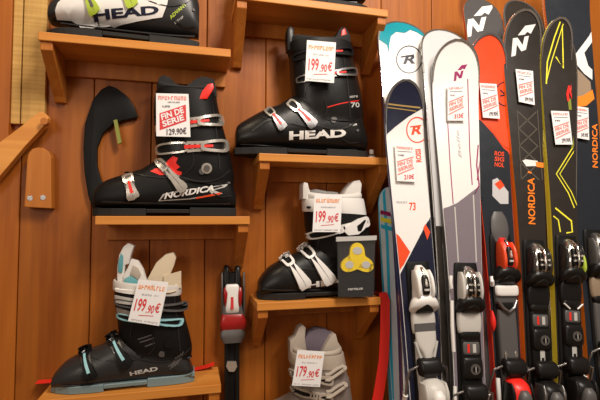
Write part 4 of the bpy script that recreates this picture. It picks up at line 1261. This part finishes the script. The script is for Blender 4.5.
D1.decal('red_lettering', shape_join(shape_text('ROS', (494, 155.5), (503.5, 156.5), 4.4, .03), shape_text('SIG', (494, 161), (503.5, 162), 4.4, .03), shape_text('NOL', (494, 166.5), (503.5, 167.5), 4.4, .03)), M['redo'], h=.0009)
D1.decal('white_patch', shape_poly([(492, 180), (497, 178), (508, 192), (508, 204), (500, 204), (492, 196)]), M['skigrey'], h=.0009)
D1.decal('red_arrow', shape_poly([(494, 184), (500, 180), (504, 186), (499, 190)]), M['redo'], h=.0012)
D1.decal('shine_line', shape_strip([(474, 58), (508, 62)], .8), M['skiwhite'], h=.0009) if False else None
# E: black pair with orange lettering
E2 = Ski('black ski tip with a chrome rim, rear of the pair with orange lettering', (518, -1), (530, 400), -0.16, -0.25, 0.114, 0.072, .115, M['skiblack'], M['orange'], rot=0.12, flip=True, edge=M['steel'])
E1 = Ski('black ski with a white angular logo and upright orange lettering', (525, 12), (535, 400), -0.16, -0.25, 0.104, 0.066, .115, M['skiblack'], M['orange'], rot=0.12, edge=M['chrome'])
E1.decal('white_logo', LOGO(511, 24.3, 1, 1), M['skiwhite'])
lat = []
for i in range(4):
    yy = 112 + i * 17
    lat += [shape_strip([(518 + i * .8, yy), (536 + i * .9, yy + 17)], 1.3), shape_strip([(536 + i * .9, yy), (518 + i * .8, yy + 17)], 1.3)]
lat += [shape_strip([(517, 110), (521, 180)], 1.0), shape_strip([(537, 110), (542, 180)], 1.0)]
E1.decal('lattice_print', shape_join(*lat), M['lattice'])
E1.decal('badge', shape_poly([(522, 161), (525, 159.5), (537, 161), (538, 166), (526, 166.5)]), M['skiwhite'], h=.0009)
E1.decal('badge_end', shape_poly([(535, 162), (543, 163), (543, 168), (536, 167)]), M['orange'], h=.0010)
E1.decal('orange_lettering', shape_text('NORDICA', (535, 224.5), (534.0, 178), 7.0, .02, .1), M['orange'], h=.0009)
E1.decal('small_mark', shape_strip([(527.5, 172), (531, 173)], 1.6), M['orange'], h=.0009)
# F: black with yellow lines
F2 = Ski('black ski behind the yellow-lined ski, only its left edge showing', (556, 26), (562, 400), -0.165, -0.255, 0.08, 0.072, .11, M['skiblack'], M['lime'], rot=0.14, flip=True)
F1 = Ski('black ski with yellow zigzag lines and a small red mark', (560, 20), (566, 400), -0.165, -0.255, 0.086, 0.066, .112, M['skiblack'], M['yellow'], rot=0.14, edge=M['chrome'])
F1.decal('lower_yellow_lines', shape_join(
    shape_strip([(574, 145), (556, 174), (568, 193), (574, 208)], 1.0), shape_strip([(577, 146), (559.5, 174), (571, 192), (577, 206)], .8),
    shape_strip([(555, 208), (571, 221), (572, 232), (566, 233)], 1.5), shape_strip([(553, 216), (558, 220), (560, 232)], 1.2)), M['yellow'], step=3)
F1.decal('yellow_lines', shape_join(
    shape_strip([(560, 22), (554, 38), (547, 62), (546, 84)], 1.3), shape_strip([(563, 24), (558, 40), (551, 62), (546, 82)], .9),
    shape_strip([(562, 26), (562.5, 48), (563, 67)], 1.0), shape_strip([(555.5, 57), (563, 68.5), (562.5, 48)], 1.3),
    shape_strip([(575.5, 104), (573.5, 112)], 1.5)), M['yellow'], step=3)
F1.decal('olive_panel', shape_join(shape_strip([(569, 99), (570, 110)], 3.0), shape_strip([(575, 96), (577, 118), (574, 140), (572, 148)], 2.6)), M['lime'])
F1.decal('red_mark', shape_strip([(569, 86), (567, 94), (568, 101)], 2.4), M['red'], h=.0009)
F1.decal('red_hook', shape_strip([(573.5, 83), (569.5, 92), (573, 100)], 2.0), M['red'], h=.0012)
# G: blue-black with white chevron and orange
G2 = Ski('blue-black ski with a white chevron, tan patch and orange lettering at right', (569, -38), (603, 400), -0.13, -0.245, 0.14, 0.084, .12, M['skinavy'], M['orange'], rot=0.14)
G2.decal('white_chevron', shape_poly([(574, 56), (586, 40), (592, 32), (592, 42), (584, 53), (588, 66), (592, 70), (592, 80), (584, 74), (574, 62)]), M['skiwhite'])
G2.decal('tan_patch', shape_poly([(574, 66), (590, 82), (591, 90), (585, 96), (574, 98)]), M['tan'])
G2.decal('orange_curve', shape_poly([(572, 98), (582, 96), (592, 90), (594, 99), (586, 106), (572, 108)]), M['orange'], h=.0009)
G2.decal('orange_lettering', shape_text('NORDICA', (597.5, 168), (597, 124), 5.4, .02, .1), M['orange'])

# price tags on the skis: each stands just off its own topsheet
def ski_tag(k, label, TL, TR, BR, BL, kind, price, seed):
    ys = []
    for p in (TL, TR, BR, BL):
        ss, u = k.px(*p)
        q = k.pt(ss, u, k.th(max(ss, .01)) + .004)
        ys.append(q.y - .004)
    return price_tag(label, TL, TR, BR, BL, ys, kind, price, 'price tags on the skis', seed)
ski_tag(B1, 'sale tag on the white ski with the orange round logo', (394.6, 144), (414, 145.4), (416, 182), (397, 181), 'skired', '210€', 61)
ski_tag(C1, 'sale tag on the white ski with the magenta logo', (447.6, 85), (464.5, 84.5), (465, 120.6), (447.6, 120.6), 'skired', '315€', 62)
ski_tag(D1, 'tilted sale tag on the orange-red ski', (479.5, 83), (496.5, 84), (500, 118.8), (483, 117.5), 'skidark', '199.90€', 63)
ski_tag(E1, 'sale tag on the black ski below the white angular logo', (515.6, 69), (533, 71), (534.8, 105), (519, 101.7), 'skidark', '399.90€', 64)
ski_tag(F1, 'sale tag on the black ski with yellow lines', (551, 110.7), (569, 111.4), (572.6, 144.5), (555.5, 144.5), 'skidark', '299.90€', 65)
ski_tag(G2, 'sale tag on the blue-black ski at right', (575, 106), (588.4, 107.8), (589.3, 140), (576, 137.7), 'skidark', '349.90€', 66)

# bindings
tr = binding(B1, 268, M['white'], M['white'], M['white'], M['padlt'], M['padlt'], M['white'], M['white'], 'white', .95)
B1.piece('dark_band', [(322, .026, .018, .0225), (330, .026, .018, .0225)], M['dgrey'], tr, n=6, cat=False)
B1.piece('heel_fork', [(330, .026, .014, .024), (342, .024, .014, .026), (352, .012, .014, .028), (364, .007, .014, .026), (368, .010, .014, .022)], M['padlt'], tr, n=3)
for sg in (-1, 1): B1.bar('fork_arm', [(340, sg * .026, .018), (356, sg * .016, .018), (368, sg * .008, .02), (380, sg * .018, .02)], .0035, M['ltgrey'], tr)
heel(B1, 268, .95, M['padlt'], M['white'], M['padlt'], 112, M['white'])
tr = binding(C1, 269, M['chrome'], M['padlt'], M['black'], M['padlt'], M['black2'], M['black'], M['black'], 'c', .93)
track_marks(C1, 269, .93, tr)
heel(C1, 269, .93, M['black'], M['dgrey'], M['black'], 140, M['white'])
tr = binding(D1, 241, M['red'], M['redo'], M['black'], M['dgrey'], M['dgrey'], M['black'], M['red'], 'bar', .92)
D1.piece('oval_pad', [(212, .012, .000, .006), (220, .022, 0, .010), (232, .024, 0, .012), (242, .018, 0, .010)], M['dgrey'], n=2.4)
D1.bar('fork', [(300, -.024, .018), (307, -.014, .022), (311, 0, .024), (307, .014, .022), (300, .024, .018)], .004, M['steel'], tr)
for u in (-.013, .013): D1.piece('screw', [(350, .004, .014, .021), (354, .005, .014, .022), (358, .004, .014, .021)], M['chrome'], tr, u0=u, n=2, res=5)
heel(D1, 241, .92, M['red'], M['dgrey'], M['black'], 145, M['white'])
tr = binding(E1, 246, M['chrome'], M['smoke'], M['black'], M['black'], M['black2'], M['black'], M['black'], 'e', .88)
track_marks(E1, 246, .88, tr)
E1.piece('silver_print', [(346, .007, .014, .0188), (366, .007, .014, .0188)], M['ltgrey'], tr, n=6, cat=False)
E1.piece('print_gap', [(356, .004, .016, .0195), (364, .003, .016, .0195)], M['black'], tr, n=6, cat=False)
heel(E1, 246, .88, M['black'], M['dgrey'], M['steel'], 148, M['black'])
tr = binding(F1, 242, M['chrome'], M['smoke'], M['black'], M['black'], M['black2'], M['black'], M['black'], 'f', .88)
F1.piece('lime_cover', [(255, .003, .030, .042), (260, .005, .030, .046), (268, .005, .030, .048), (272, .003, .030, .042)], M['limeb'], tr, u0=.020, n=2.4, res=8, label='lime insert')
for sg in (-1, 1): F1.bar('white_tick', [(305 - 2, sg * .024, .022), (308, sg * .010, .022)], .002, M['white'], tr)
track_marks(F1, 242, .88, tr)
F1.piece('silver_print', [(342, .007, .014, .0188), (362, .007, .014, .0188)], M['ltgrey'], tr, n=6, cat=False)
F1.piece('print_gap', [(352, .004, .016, .0195), (360, .003, .016, .0195)], M['black'], tr, n=6, cat=False)
heel(F1, 242, .88, M['black'], M['dgrey'], M['black'], 148, M['black'])
tr = binding(G2, 236, M['steel'], M['dgrey'], M['black'], M['tan'], M['dgrey'], M['black'], M['white'], 'g', .9)
heel(G2, 236, .9, M['dgrey'], M['white'], M['padlt'], 135, M['white'])

for a_, b_ in ((276, 288), (300, 350), (384, 404)):
    C1.bar('brake_arm', [(a_, -.040, .012), ((a_ + b_) / 2, -.043, .016), (b_, -.040, .012)], .0042, M['white'], label='white brake arm')
D1.bar('brake_tip', [(277, -.034, .014), (281, -.037, .02), (285, -.033, .012)], .0050, M['white'], label='white brake tip')
D1.bar('brake_arm', [(376, -.034, .012), (386, -.037, .018), (398, -.034, .012)], .0050, M['white'], label='white brake arm')
D1.piece('red_wedge', [(310, .002, 0, .012), (317, .006, 0, .018), (324, .007, 0, .018), (330, .002, 0, .012)], M['red'], u0=-.036, n=2.4, res=8, label='red wedge')
# the low rack the skis stand in
bm = bmesh.new()
box_bm(bm, (.40, -.60, .0), (1.75, -.02, .042), .003)
rk = setp(link_bm('ski_rack', bm, M['pine']), 'low pine plinth the skis stand on', 'rack')
